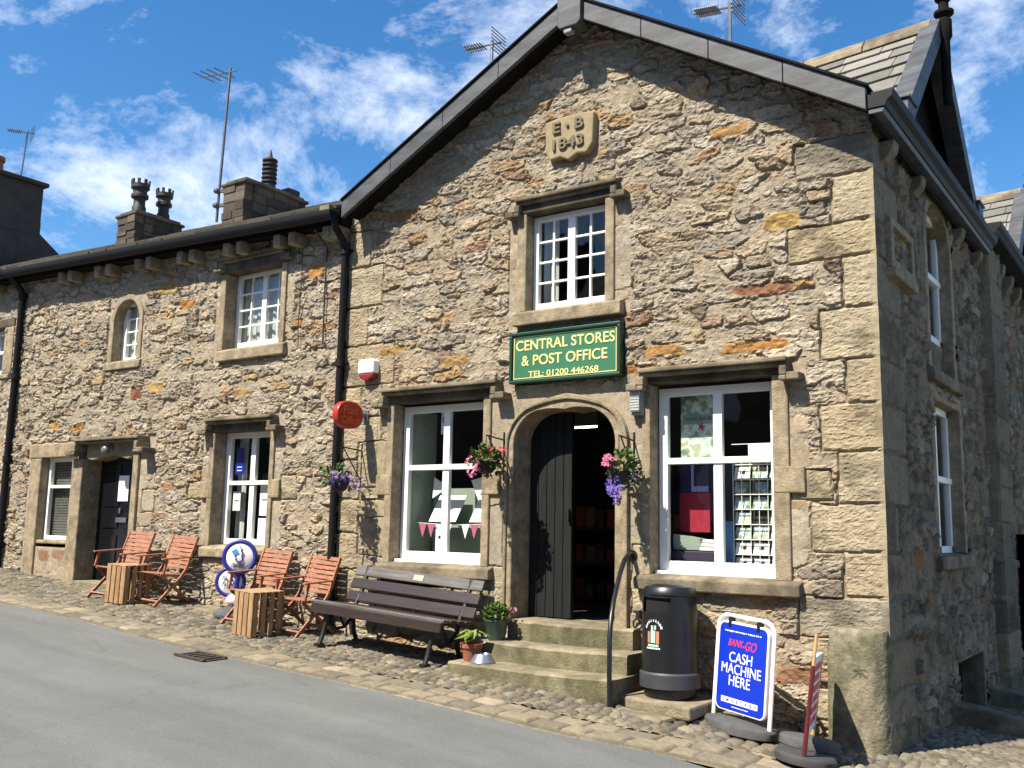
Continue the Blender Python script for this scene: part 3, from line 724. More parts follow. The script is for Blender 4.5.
# doorway
fd = lambda a, b, d: (a, d, b)
A_ = [(-5.60, .74)]+DI+[(-4.445, .74)]; B_ = [(-5.69, .74)]+DO+[(-4.30, .74)]
ds = MB().strip(A_, B_, fd, -.045, .34)
M1 = [(a[0]+(b[0]-a[0])*.62, a[1]+(b[1]-a[1])*.62) for a, b in zip(A_, B_)]
ds.strip(M1, [(a[0]+(b[0]-a[0])*.985, a[1]+(b[1]-a[1])*.985) for a, b in zip(A_, B_)], fd, -.070, -.046)
dsur = ds.build('door_surround', M_DRESS, shop, bevel=.014)
# closed left leaf with vertical boards, right leaf standing open inside
def leaf(x0, x1, zt_fn, z0, y, th=.05, nb=5):
    mb = MB()
    w = (x1-x0)/nb
    for i in range(nb):
        a, b = x0+i*w+.003, x0+(i+1)*w-.003
        mb.hexa([(a, y, z0), (b, y, z0), (b, y+th, z0), (a, y+th, z0), (a, y, zt_fn(a)), (b, y, zt_fn(b)), (b, y+th, zt_fn(b)), (a, y+th, zt_fn(a))])
    return mb
zt = lambda x: float(np.interp(x, [p[0] for p in DI], [p[1] for p in DI]))+.03
dl = leaf(-5.59, -5.095, zt, .765, .26).build('door_leaf', M_DOOR, shop, bevel=.005)
MB().box((-5.13, .225, 1.70), (-5.11, .258, 1.82)).build('handle', M_IRON, dl, world=False)
ol = MB()
for i in range(5): ol.box((-4.452, .36+i*.1, .77), (-4.40, .36+i*.1+.095, 2.45))
ol.build('door_leaf', M_DOOR, shop, bevel=.005)

# datestone shield
sh = [(-5.265, 5.735), (-5.255, 5.40), (-5.20, 5.30), (-5.06, 5.315), (-5.0, 5.285), (-4.955, 5.262), (-4.91, 5.285), (-4.85, 5.315), (-4.73, 5.30), (-4.655, 5.40), (-4.64, 5.735), (-4.80, 5.755), (-5.10, 5.755)]
sh = [(-4.955+(a+4.955)*.92, 5.53+(b-5.53)*.95) for a, b in sh]
ds = MB().prism(sh, fxz, -.10, .03).build('datestone', M_SHIELD, shop, bevel=.016)
text('lettering', 'E \u00b7 B', (-4.955, -.1, 5.635), (1, 0, 0), (0, -1, 0), .36, M_LETTER, ds, height=.115, world=False, bold=.025, depth=.022)
text('lettering', '1843', (-4.955, -.1, 5.455), (1, 0, 0), (0, -1, 0), .36, M_LETTER, ds, height=.115, world=False, bold=.02, depth=.022)

# rooms behind the glass
def room(parent, name, x0, x1, y0, y1, z0, z1, m, front=None):
    mb = MB(); t = .06
    mb.box((x0, y1, z0), (x1, y1+t, z1)); mb.box((x0-t, y0, z0), (x0, y1, z1)); mb.box((x1, y0, z0), (x1+t, y1, z1))
    mb.box((x0, y0, z0-t), (x1, y1, z0)); mb.box((x0, y0, z1), (x1, y1, z1+t)); return mb.build(name, m, parent)
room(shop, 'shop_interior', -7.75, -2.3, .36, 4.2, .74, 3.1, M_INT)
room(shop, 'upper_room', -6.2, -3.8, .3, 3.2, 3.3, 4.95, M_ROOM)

# eaves gutter of the right-hand side
gp = [(-1.995, 5.015), (-1.86, 5.015), (-1.84, 5.06), (-1.80, 5.09), (-1.79, 5.15), (-1.995, 5.15)]
MB().prism([(a, b) for a, b in gp], lambda a, b, d: (a, d, b), -.30, 4.5).build('gutter', M_GUT, shop, bevel=.004)
MB().prism([(a, b-.045) for a, b in [(-1.99, 5.02), (-1.885, 5.02), (-1.87, 5.055), (-1.99, 5.055)]], lambda a, b, d: (a, d, b), -.29, 4.48).build('gutter_board', M_VERGE, shop)
MB().box((-2.0, -.26, 4.93), (-1.96, 4.48, 5.012)).build('eaves_board', M_SOFF, shop)
for y in (.2, 1.2, 3.05, 4.1):
    MB().prism([(XC-.02, 4.74), (XC+.06, 4.76), (XC+.13, 4.84), (XC+.145, 4.925), (XC-.02, 4.925)], lambda a, b, d: (a, d, b), y, y+.17).build('corbel', M_DARKST, shop, bevel=.012)
gp2 = [(a+.03, b+.25) for a, b in gp]
MB().prism(gp2, lambda a, b, d: (a, d, b), 4.62, 10.6).build('gutter', M_GUT, shop, bevel=.004)
MB().prism([(XC, 5.13), (-1.80, 5.2), (-1.80, 5.262), (XC, 5.262)], lambda a, b, d: (a, d, b), 4.62, 10.6).build('eaves_board', M_SOFF, shop)
for y in (5.6, 6.3, 7.0, 7.8, 8.6):
    MB().prism([(XC-.02, 4.86), (XC+.07, 4.88), (XC+.15, 5.0), (XC+.165, 5.125), (XC-.02, 5.125)], lambda a, b, d: (a, d, b), y, y+.17).build('corbel', M_DARKST, shop, bevel=.012)

# side windows, looked at along the wall
fx = lambda a, b, d: (XC+d, a, b)
def side_window(y0, y1, z0, z1, arched):
    mb = MB(); xo = XC-.085
    mb.box((xo, y0, z0), (xo-.05, y0+.07, z1)); mb.box((xo, y1-.07, z0), (xo-.05, y1, z1)); mb.box((xo, y0, z0), (xo-.05, y1, z0+.07)); mb.box((xo, y0, z1-.07), (xo-.05, y1, z1))
    ym = (y0+y1)/2; mb.box((xo, ym-.035, z0), (xo-.05, ym+.035, z1)); mb.box((xo+.015, y0, (z0+z1)/2-.03), (xo-.05, y1, (z0+z1)/2+.03))
    f = mb.build('window', M_WHITE, shop, bevel=.004)
    MB().add([(xo-.03, y0, z0), (xo-.03, y1, z0), (xo-.03, y1, z1), (xo-.03, y0, z1)], [(0, 1, 2, 3)]).build('pane', M_GLASS, f, world=False)
    s = MB()
    if arched:
        n = 16; yc, rr = (y0+y1)/2, (y1-y0)/2; zs = z1-.38; zw0 = z0; z0 = z0-.36
        Ai = [(y0, z0)]+[(yc-rr*math.cos(math.pi*i/n), zs+.42*math.sin(math.pi*i/n)) for i in range(n+1)]+[(y1, z0)]
        Ao = [(y0-.12, z0)]+[(yc-(rr+.12)*math.cos(math.pi*i/n), zs+.53*math.sin(math.pi*i/n)) for i in range(n+1)]+[(y1+.12, z0)]
        s.strip(Ai, Ao, fx, -.20, .035)
    else:
        s.strip([(y0, z0), (y0, z1), (y1, z1), (y1, z0)], [(y0-.13, z0), (y0-.13, z1+.14), (y1+.13, z1+.14), (y1+.13, z0)], fx, -.24, .035)
    sub(s, 'surround', M_DRESS, f); 
    sub(MB().prism([(XC-.2, z0-.14), (XC+.09, z0-.14), (XC+.09, z0-.02), (XC-.2, z0+.02)], lambda a, b, d: (a, d, b), y0-.16, y1+.16), 'sill', M_DARKST, f)
side_window(1.80, 2.86, 3.58, 4.93, True)
side_window(1.80, 2.98, 1.46, 2.92, False)
MB().box((XC-.16, 1.79, 3.2), (XC-.07, 2.87, 3.57)).build('blocked_panel', M_DARKST, shop)
room(shop, 'side_room', -2.31, -2.30, 1.4, 3.4, 1.2, 5.0, M_ROOM)
# carved panel
pm = MB(); pm.strip([(.36, 3.93), (.36, 4.22), (.98, 4.22), (.98, 3.93), (.36, 3.93)], [(.27, 3.85), (.27, 4.29), (1.07, 4.29), (1.07, 3.85), (.27, 3.85)], fx, -.01, .075)
pm.box((XC, .36, 3.93), (XC+.03, .98, 4.22)); pm.box((XC, .27, 3.77), (XC+.1, 1.07, 3.848)); 
pm.build('carved_panel', M_DRESS, shop, bevel=.01)
# cellar opening with stone frame, dark inside; side doorway further back
cm = MB(); cm.strip([(2.38, -.5), (2.38, .42), (3.70, .42), (3.70, -.5)], [(2.16, -.5), (2.16, .66), (3.92, .66), (3.92, -.5)], fx, -.22, .03); cm.build('cellar_surround', M_DARKST, shop, bevel=.012)
MB().box((XC-.24, 2.3, -.6), (XC-.20, 3.8, .5)).build('cellar_dark_sheet', M_BLACK, shop)  # black sheet stands in for the dark inside of the opening
MB().box((XC-.22, 6.15, -.8), (XC-.14, 7.65, 1.72)).build('side_door', M_BLACK, shop)
# dormer gables over the side wall
def dormer(yc, zf, za, xf, back, half, skew=R(8)):
    bx, by = -math.cos(skew), math.sin(skew); rise = za-zf
    P = lambda y, z, d: (xf+bx*d, yc+y+by*d, z)
    sl = math.hypot(half, rise)
    for s in (-1, 1):
        mb = MB(); p0 = Vector(P(s*half, zf, .02)); ex = Vector((bx, by, 0)); es = Vector((0, -s*half, rise))
        slates(mb, p0, ex, es, back, sl, random.Random(int(yc*10)+s), lo=(.34, .70), course=.35)
        o = mb.build('dormer_roof', M_SLATE, shop, bevel=.004)
        b = MB(); n_ = Vector((0, s*rise, half)).normalized()    # deck below the slates
        a0, a1 = Vector(P(s*half, zf, .05)), Vector(P(0, za, .05)); d_ = Vector((bx, by, 0))*back
        b.hexa([a0-n_*.05, a1-n_*.05, a1-n_*.05+d_, a0-n_*.05+d_, a0-n_*.005, a1-n_*.005, a1-n_*.005+d_, a0-n_*.005+d_]); b.build('dormer_soffit', M_SOFF, shop)
        c = MB(); e0, e1 = Vector(P(s*half, zf, 0)), Vector(P(0, za, 0)); dn = es.normalized()
        e0 = e0-dn*.12; w = Vector((bx, by, 0))*.19
        c.hexa([e0-n_*.13, e1-n_*.13, e1-n_*.13+w, e0-n_*.13+w, e0+n_*.065, e1+n_*.065, e1+n_*.065+w, e0+n_*.065+w]); c.build('verge_board', M_VERGE, shop, bevel=.006)
        k = MB(); q = Vector(P(s*half, zf, 0)); k.box((q.x+.03, q.y-.13+s*.06, q.z-.16), (q.x-.36, q.y+.13+s*.06, q.z+.05)); k.box((q.x+.05, q.y-.15+s*.06, q.z+.051), (q.x-.38, q.y+.15+s*.06, q.z+.08)); k.build('kneeler_box', M_VERGE, shop, bevel=.006)
    gp_ = MB(); gp_.prism([(-half+.1, zf-.3), (half-.1, zf-.3), (half-.1, zf), (0, za-.12), (-half+.1, zf)], lambda a, b, d: P(a, b, d), .30, .36); gp_.build('gable_shade_panel', M_SOFF, shop)  # black panel added for the deep shade under the dormer overhang
    rg = MB()
    L_ = back; x = .1
    while x < L_:
        x2 = min(x+.72, L_); rg.prism([(-.15, za-.10), (-.13, za-.035), (0, za+.095), (.13, za-.035), (.15, za-.10)], lambda a, b, d: P(a, b, d), x, x2-.012); x = x2
    rg.build('ridge', M_DARKST, shop, bevel=.008)
    # king post hanging down the front and turned finial
    fp = MB(); q = P(0, za, -.03); fp.lathe([(.045, -.9), (.05, -.2), (.075, -.16), (.075, .02), (.05, .05), (.10, .09), (.10, .12), (.055, .15), (.05, .22), (.085, .26), (.085, .29), (.04, .33), (.055, .40), (.02, .52), (.0, .6)], q, 14)
    fp.build('finial', M_SOFF, shop, smooth=True)
dormer(2.33, 5.37, 6.93, -1.90, 3.6, 1.58)
dormer(8.55, 5.45, 6.98, -1.90, 4.2, 1.6)

# ================================================================== COTTAGE (wing to the left)
XW0 = -15.33
def gut_z(x): return 5.10+.040*(XL-.0-x)           # eave line rises with the street
cott = thing('stone_cottage', 'lower stone cottage with black panelled door joined to the left of the shop', 'house', G(-11.5, 0))
WING_OPEN = [(-10.24, -9.15, 3.72, 4.92), (-10.28, -9.19, 1.26, 2.82), (-13.10, -11.98, .3, 2.60), (-14.3, -13.40, 1.22, 2.60)]
def in_warch(u, v): return (u > -12.72) & (u < -12.08) & (v > 3.75) & (v < 4.45+.33*np.sqrt(np.clip(1-((u+12.4)/.32)**2, 0, 1)))
def wing_wall():
    res = .0155
    x = np.arange(XW0, XL+.001, res); z = np.arange(.25, 5.75, res); U, V = np.meshgrid(x, z)
    h, c = rubble(U, V, 131, .28, .102, PAL_WING, mortar=(.36, .303, .222), m0=.10, hmax=.038)
    rects = [(-10.75, -10.42, 1.92, 2.14, (.37, .30, .20)), (-9.0, -8.72, 1.92, 2.2, (.38, .32, .22)), (-14.62, -13.40, 2.545, 2.76, (.39, .33, .22)), (-11.75, -11.45, 1.75, 2.05, (.37, .32, .23))]
    h, c = blocks(U, V, h, c, rects, 400)
    for k, (a, b, s, d, col) in enumerate([(-11.75, -11.2, 4.72, 4.92, (.46, .31, .12)), (-11.2, -10.85, 4.45, 4.6, (.45, .22, .07)), (-12.2, -11.9, 3.28, 3.48, (.27, .12, .07)), (-11.8, -11.4, 3.35, 3.5, (.46, .30, .12)), (-14.2, -13.9, 2.95, 3.1, (.46, .28, .10)), (-13.6, -13.3, 2.9, 3.02, (.46, .25, .08)),
                                           (-10.0, -9.6, 3.2, 3.3, (.42, .28, .12)), (-8.7, -8.4, 4.55, 4.72, (.45, .24, .09)), (-8.95, -8.7, 4.0, 4.1, (.42, .22, .08)), (-11.3, -11.0, 2.05, 2.12, (.40, .20, .08)), (-14.2, -13.9, 1.0, 1.2, (.33, .18, .11)), (-13.9, -13.5, 1.05, 1.2, (.36, .22, .14))]):
        cx, cz, rx, rz = (a+b)/2, (s+d)/2, (b-a)/2, (d-s)/2
        dd = (np.abs((U-cx)/rx)**4+np.abs((V-cz)/rz+.3*(U-cx)/rx*(vnoise(U*0+k, U*0, 3)-.5))**4)**(1/4)+.75*fbm(U*8, V*12, 600+k, 3); t = sstep(1.0, .82, dd)
        c = c*(1-t[..., None])+np.array(col)*.80*(1+.8*fbm(U*16, V*22, 610+k, 3))[..., None]*t[..., None]; h = h*(1-t)+(.030+.05*fbm(U*9, V*14, 620+k, 4))*t
    h = flatten(U, V, h, [(-10.43, -8.94, 3.66, 5.06), (-10.50, -8.97, 1.19, 2.95), (-12.85, -11.96, 3.74, 4.85), (-14.65, -13.36, .6, 2.77), (-13.4, -11.5, .3, 2.8)])
    keep = lambda u, v: (v < gut_z(u)+.05) & ~np.any([inrect(u, v, r) for r in WING_OPEN], axis=0) & ~in_warch(u, v)
    grid_mesh('wall', U, V, h, c, lambda u, v, w: (u, -w, v), keep, M_WALL, cott)
wing_wall()
def eaves(parent, x0, x1, corb):
    pz = lambda x: gut_z(x)
    MB().hexa([(x0, -.20, pz(x0)+.0), (x1, -.20, pz(x1)+.0), (x1, .0, pz(x1)+.0), (x0, .0, pz(x0)), (x0, -.20, pz(x0)+.17), (x1, -.20, pz(x1)+.17), (x1, .0, pz(x1)+.17), (x0, .0, pz(x0)+.17)]).build('eaves_board', M_SOFF, parent)
    gm = MB(); n = 9
    prof = [(-.325+.075*math.cos(math.pi+math.pi*i/n), .10+.085*math.sin(math.pi+math.pi*i/n)) for i in range(n+1)]; prof = prof+[(-.25, .125), (-.40, .125)]
    vs = [(x, a, pz(x)+b) for x in (x0, x1) for a, b in prof]; k = len(prof)
    gm.add(vs, [tuple(range(k)), tuple(range(2*k-1, k-1, -1))]+[(i, (i+1) % k, k+(i+1) % k, k+i) for i in range(k)]); gm.build('gutter', M_GUT, parent)
    for x in corb:
        z = pz(x); MB().box((x, -.235, z-.165), (x+.115, .05, z-.005)).build('corbel', M_DRESS, parent, bevel=.014)
    # slated roof, lower edge over the gutter
    mb = MB(); sl = .455; ang = math.atan(sl); es = Vector((0, math.cos(ang), math.sin(ang)))
    L_ = x1-x0; p0 = Vector((x0, -.30, pz(x0)+.165)); p1 = Vector((x1, -.30, pz(x1)+.165))
    slates(mb, p0, p1-p0, es, (p1-p0).length, 4.1, random.Random(4), lo=(.35, .8), course=.42, th=.03, cols=((.21, .185, .14), (.17, .155, .12), (.24, .21, .165), (.14, .13, .11)))
    rf_ = mb.build('roof', M_SLATE, parent)
    bk = MB(); yr, zr_ = -.30+4.1*es.y, 4.1*es.z
    bk.hexa([(x0, yr, pz(x0)+zr_+.12), (x1, yr, pz(x1)+zr_+.12), (x1, yr+3.6, pz(x1)+.12), (x0, yr+3.6, pz(x0)+.12), (x0, yr, pz(x0)+zr_+.2), (x1, yr, pz(x1)+zr_+.2), (x1, yr+3.6, pz(x1)+.2), (x0, yr+3.6, pz(x0)+.2)]); bk.build('rear_roof', mat('roof slate dark', None), parent)
    return rf_
croof = eaves(cott, XW0, XL+.02, [-13.97, -13.70, -13.0, -12.73, -12.02, -11.76, -11.06, -10.80, -10.10, -9.84, -9.14, -8.87, -8.28, -8.02-.14])
MB().box((XW0, 6.9, .3), (XL, 7.1, 5.2)).build('rear_wall', M_DARKST, cott)
# end kneeler stone of the roof next to the gable
MB().box((-8.20, -.37, 5.20), (-8.04, -.1, 5.30)).build('kneeler', M_DARKST, cott, bevel=.008)

# windows
f = sash(cott, -10.225, -9.16, 3.87, 4.86, .15, 2, [], (2, 4), .06, .085, bottom=.07, top=.055)
sub(surround(-10.225, -9.165, 3.82, 4.84, .11, .09, .24, lint=.20, jog=False), 'surround', M_DRESS, f); sub(sill(-10.30, -9.02, 3.82, h=.15, p=.09, back=.2), 'sill', M_DRESS, f); sub(hood(f, -10.31, -9.05, 5.045, p=.12, stop=.09, drop=.14), 'hood_mould', M_DARKST, f)
f = sash(cott, -10.25, -9.205, 1.36, 2.77, .15, 2, [.55], None, .085, .085, rail=.05, bottom=.07)
sub(surround(-10.25, -9.205, 1.33, 2.76, .10, .075, .24, lint=.14), 'surround', M_DRESS, f); sub(sill(-10.42, -9.08, 1.33, h=.13, p=.09, back=.2), 'sill', M_DRESS, f); sub(hood(f, -10.37, -9.10, 2.935, stop=.12), 'hood_mould', M_DARKST, f)
f = sash(cott, -12.70, -12.10, 3.90, 4.76, .12, 1, [], (2, 4), .09, .07, bottom=.05, top=.05)
n = 14; Ai = [(-12.70, 3.87)]+[(-12.40-.30*math.cos(math.pi*i/n), 4.46+.30*math.sin(math.pi*i/n)) for i in range(n+1)]+[(-12.10, 3.87)]
Ao = [(-12.79, 3.87)]+[(-12.40-.39*math.cos(math.pi*i/n), 4.46+.38*math.sin(math.pi*i/n)) for i in range(n+1)]+[(-12.01, 3.87)]
sub(MB().strip(Ai, Ao, fxz, -.04, .26), 'surround', M_DRESS, f); sub(sill(-12.84, -11.97, 3.87, h=.12, p=.07, back=.25), 'sill', M_DRESS, f)
# small window beside the door
f = sash(cott, -14.28, -13.38, 1.33, 2.56, .08, 1, [.66], None, .065, .065, rail=.045, bottom=.06)
mb = MB(); mb.box((-14.57, -.05, .72), (-14.29, .16, 2.535)); mb.box((-14.64, -.055, 2.54), (-13.37, .16, 2.75)); mb.box((-14.285, -.03, 1.27), (-13.38, .16, 1.325))
sub(mb, 'surround', M_DRESS, f, .015)
# doorway: thick pilasters, flat hood with drops, carved ogee lintel
mb = MB(); mb.box((-13.37, -.10, .6), (-13.10, .42, 2.50)); mb.box((-11.955, -.06, .5), (-11.83, .42, 2.55))
lint = [(-13.10, 2.50), (-12.95, 2.47), (-12.75, 2.50), (-12.5, 2.56), (-12.28, 2.50), (-12.1, 2.47), (-11.955, 2.50), (-11.955, 2.71), (-13.10, 2.71)]
mb.prism(lint, fxz, -.05, .40); mb.build('door_surround', M_DRESS, cott, bevel=.016)
hood(None, -13.2, -11.66, 2.775, p=.22, stop=.16, drop=.19).build('hood_mould', M_DARKST, cott, bevel=.012)
dm = MB(); dm.box((-13.10, .20, .5), (-11.95, .25, 2.58))
for (a, b) in ((-12.95, -12.58), (-12.47, -12.1)):
    for (z0, z1) in ((.85, 1.42), (1.52, 1.72), (1.82, 2.42)): dm.box((a, .186, z0), (b, .20, z1))
dd = dm.build('door', mat('gloss black door', (.008, .009, .012), .16, .1, 4, spec=.6), cott, bevel=.008)
MB().box((-12.6, .168, 1.60), (-12.35, .186, 1.67)).build('letter_plate', M_ALU, dd, world=False, bevel=.004)
MB().box((-12.545, .168, 1.73), (-12.505, .20, 1.80)).build('handle', M_ALU, dd, world=False, bevel=.004)
MB().box((-13.1, -.12, .55), (-11.9, .36, float(zg(-12.5, 0))+.07)).build('door_step', M_STEP, cott, bevel=.015)
room(cott, 'cottage_room', -11.0, -8.6, .5, 3, 1.0, 3.0, M_ROOM); room(cott, 'cottage_room', -14.4, -13.2, .3, 3, 1.0, 3.0, M_ROOM)
room(cott, 'cottage_room', -13.0, -8.6, .8, 3, 3.3, 5.0, M_INTW)
# downpipes
def downpipe(parent, x, zt_, zb, r=.042):
    mb = MB(); mb.tube([(x+.02, -.30, zt_+.06), (x+.015, -.28, zt_-.02), (x, -.12, zt_-.16), (x, -.085, zt_-.26), (x-.01, -.085, zb)], r, 12)
    for z in np.linspace(zt_-.3, zb+.3, 4): mb.tube([(x-.003, -.085, z), (x-.003, -.085, z+.09)], r*1.35, 12); mb.box((x-.09, -.07, z+.03), (x+.08, -.03, z+.06))
    return mb.build('downpipe', M_GUT, parent, smooth=True)
downpipe(cott, -8.03, 5.06, float(zg(-8.03, 0))+.02)
downpipe(cott, XW0+.12, 5.40, float(zg(XW0, 0))+.02, .05)

# chimneys
def stack(parent, x0, x1, y0, y1, zb, zt_, m, seed, name='chimney', cap=M_SOOTSHADE):
    mb = MB(); rng = random.Random(seed); z = zb
    while z < zt_-.02:
        h = rng.uniform(.07, .19); z2 = min(z+h, zt_)
        for face in range(4):
            a0, a1 = (x0, x1) if face % 2 == 0 else (y0, y1); a = a0
            while a < a1-.01:
                b = min(a+rng.uniform(.2, .45), a1); 
                if a1-b < .12: b = a1
                g = rng.uniform(.035, .10); mb.col = (g*1.35, g*1.1, g*.80); j = rng.uniform(0, .03)
                if face == 0: mb.box((a+.004, y0-j, z+.004), (b-.004, y0+.15, z2-.004))
                elif face == 2: mb.box((a+.004, y1-.15, z+.004), (b-.004, y1+j, z2-.004))
                elif face == 1: mb.box((x1-.15, a+.16 if a == a0 else a+.004, z+.004), (x1+j, b-.16 if b == a1 else b-.004, z2-.004))
                else: mb.box((x0-j, a+.16 if a == a0 else a+.004, z+.004), (x0+.15, b-.16 if b == a1 else b-.004, z2-.004))
                a = b
        z = z2
    mb.col = (.12, .10, .08); mb.box((x0+.01, y0+.01, zb), (x1-.01, y1-.01, zt_-.01))
    o = mb.build(name, M_STACK, parent, world=not isinstance(parent, bpy.types.Object) or parent.type == 'EMPTY')
    c = MB(); c.box((x0-.045, y0-.045, zt_-.005), (x1+.045, y1+.045, zt_+.05)); c.box((x0+.01, y0+.01, zt_+.051), (x1-.01, y1-.01, zt_+.10)); c.build('cap', cap, o, world=False, bevel=.02)
    return o
def pot(parent, x, y, z, s, m, kind):
    if kind == 'louvre':
        pr = [(.13, 0), (.13, .10)]; zz = .10
        for k in range(6): pr += [(.105, zz), (.105, zz+.04), (.145, zz+.045), (.145, zz+.075)]; zz += .085
        pr += [(.10, zz), (.05, zz+.05), (.01, zz+.20)]
    elif kind == 'crown':
        pr = [(.12, 0), (.12, .12), (.10, .16), (.10, .27), (.15, .30), (.15, .35), (.12, .38), (.12, .44), (.16, .47), (.16, .54), (.09, .54), (.09, .3)]
    else: pr = [(.16, 0), (.15, .26), (.18, .28), (.18, .36), (.12, .36), (.12, .2)]
    mb = MB().lathe([(r*s, q*s) for r, q in pr], (x, y, z), 16)
    if kind == 'crown':
        for k in range(8):
            a = k*math.pi/4; mb.bar((x+.145*s*math.cos(a), y+.145*s*math.sin(a), z+.53*s), (x+.15*s*math.cos(a), y+.15*s*math.sin(a), z+.62*s), .05*s, .03*s)
    return mb.build('chimney_pot', m, parent, world=parent.type == 'EMPTY', smooth=True)
ca = stack(croof, -12.40, -11.89, 1.5, 2.75, 5.9, 6.90, M_STACK, 1)
pot(cott, -12.12, 2.15, 7.0, .86, M_POTD, 'louvre')
MB().box((-12.3, 2.45, 7.0), (-11.98, 2.70, 7.12)).build('chimney_pot', M_POTD, cott, bevel=.01)
cb = stack(croof, -15.27, -14.74, 1.5, 2.42, 6.0, 6.88, M_STACK, 2)
pot(cott, -15.02, 1.72, 6.98, 1.0, M_POTD, 'crown'); pot(cott, -15.0, 2.2, 6.98, .95, M_POTD, 'crown')

# ================================================================== NEIGHBOUR beyond, and the taller house behind it
neigh = thing('neighbour_cottage', 'stone cottage at the far left edge with a small-paned upper window', 'house', G(-18, 0))
def neigh_wall():
    res = .03; x = np.arange(-24, XW0+.001, res); z = np.arange(.6, 6.1, res); U, V = np.meshgrid(x, z)
    h, c = rubble(U, V, 171, .23, .10, PAL_WING, mortar=(.36, .303, .222), m0=.10, hmax=.038)
    keep = lambda u, v: (v < gut_z(u)+.05) & ~inrect(u, v, (-16.75, -15.72, 3.93, 4.72))
    grid_mesh('wall', U, V, h, c, lambda u, v, w: (u, -w, v), keep, M_WALL, neigh)
neigh_wall(); eaves(neigh, -24, XW0-.02, [-16.2, -15.95])
f = sash(neigh, -16.72, -15.74, 3.95, 4.70, .10, 2, [.5], (2, 2), .06, .08)
sub(surround(-16.72, -15.74, 3.93, 4.70, .14, .28, .2, lint=.14, jog=False), 'surround', M_DRESS, f); sub(sill(-16.85, -15.5, 3.93, h=.08, p=.06), 'sill', M_DRESS, f)
room(neigh, 'cottage_room', -17.2, -15.4, .3, 3, 3.5, 5.2, M_ROOM)
MB().box((-24, 6.9, .3), (XW0, 7.1, 5.6)).build('rear_wall', M_DARKST, neigh)
tall = thing('tall_dark_house', 'taller house with a dark rendered gable and broad chimney stack behind the row', 'house', (-24, 3, .9))
g_ = [(-2.2, .8), (-2.2, 5.4), (1.5, 8.55), (3.71, 8.55), (3.71, 8.28), (4.35, 7.82), (6.6, 6.2), (8.5, 5.2), (8.5, .8)]
MB().prism(g_, lambda a, b, d: (d, a, b), -32, -22).build('wall', M_RENDER, tall)
o = MB().box((-22.9, 1.2, 8.2), (-21.985, 3.70, 9.42)).build('chimney', M_RENDER, tall, bevel=.02)
MB().box((-22.97, 1.13, 9.421), (-21.9, 3.79, 9.52)).build('cap', M_RENDER, o, world=False, bevel=.02)
pot(tall, -22.4, 2.72, 9.52, 1.15, M_POTR, 'plain')

# ================================================================== AERIALS
def yagi(name, label, base, top, boom_dir, length, n, group='television aerials on the roofs', grid=False, fold=False):
    t = thing(name, label, 'aerial', base, group=group)
    MB().tube([base, top], .022, 8).build('mast', M_ALU if not fold else M_MAST, t, smooth=True)
    d = Vector(boom_dir).normalized(); tp = Vector(top); a = tp-Vector((0, 0, .06)); side = d.cross(Vector((0, 0, 1))).normalized()
    mb = MB(); mb.tube([a-d*.15, a+d*length], .014, 6)
    for i in range(n):
        p = a+d*(.15+(length-.2)*i/(n-1)); l = .11 if not fold else .22
        mb.tube([p-side*l, p+side*l], .010, 5); 
        if not fold: mb.tube([p-Vector((0, 0, l*.5)), p+Vector((0, 0, l*.5))], .008, 5)
    mb.build('boom', M_ALU, t)
    if grid:
        g2 = MB(); p = a-d*.1
        for k in range(-3, 4): g2.tube([p-side*.2+Vector((0, 0, .05*k-.05*abs(k)*0)), p+side*.2+Vector((0, 0, .05*k))], .008, 5)
        g2.build('reflector', M_ALU, t)
    return t
yagi('television_aerial', 'short aerial with silver boom above the left slope of the shop gable', (-7.52, 2, 5.5), (-7.52, 2, 8.22), (-1, -.1, .06), .45, 7, grid=True)
yagi('television_aerial', 'dark aerial with toothed boom above the right slope of the shop gable', (-4.10, 2, 6.4), (-4.09, 2, 7.70), (-1, 0, .12), .46, 11, grid=True)
yagi('television_aerial', 'silver aerial on the chimney of the tall dark house', (-22.3, 3.28, 9.5), (-22.2, 3.3, 10.75), (-.3, -1, -.1), .45, 6, grid=True)
t = yagi('aerial_pole', 'tall thin grey pole with a small bent aerial on top beside the nearer chimney', (-12.52, 1.48, 6.35), (-12.42, 1.48, 8.92), (-1, 0, .13), .75, 4, fold=True)
mb = MB()
for z in (6.62, 6.86): mb.bar((-12.55, 1.48, z), (-12.38, 1.52, z), .05, .05); mb.ell((-12.53, 1.46, z), (.06, .06, .05), 8, 5)
mb.build('bracket', M_MAST, t)

# ================================================================== SIGNS ON THE WALL
s = thing('shop_sign', 'green rectangular shop sign with yellow capital letters above the arched door', 'sign', (-4.98, -.05, 3.06))
X0, X1, Z0, Z1 = -5.615, -4.35, 3.05, 3.565
MB().box((X0+.03, -.10, Z0+.03), (X1-.03, -.02, Z1-.03)).build('panel', M_SIGNG, s)
fr = MB()
for a, b in (((X0, Z0), (X1, Z0+.032)), ((X0, Z1-.032), (X1, Z1)), ((X0, Z0+.033), (X0+.032, Z1-.033)), ((X1-.032, Z0+.033), (X1, Z1-.033))): fr.box((a[0], -.125, a[1]), (b[0], -.01, b[1]))
fr.build('frame', M_SIGNGD, s, bevel=.008)
ln = MB(); a, b, c, d = X0+.045, X1-.045, Z0+.045, Z1-.045
for p, q in (((a, c), (b, c+.008)), ((a, d-.008), (b, d)), ((a, c+.009), (a+.008, d-.009)), ((b-.008, c+.009), (b, d-.009))): ln.box((p[0], -.105, p[1]), (q[0], -.1, q[1]))
ln.build('border_line', M_YEL, s)
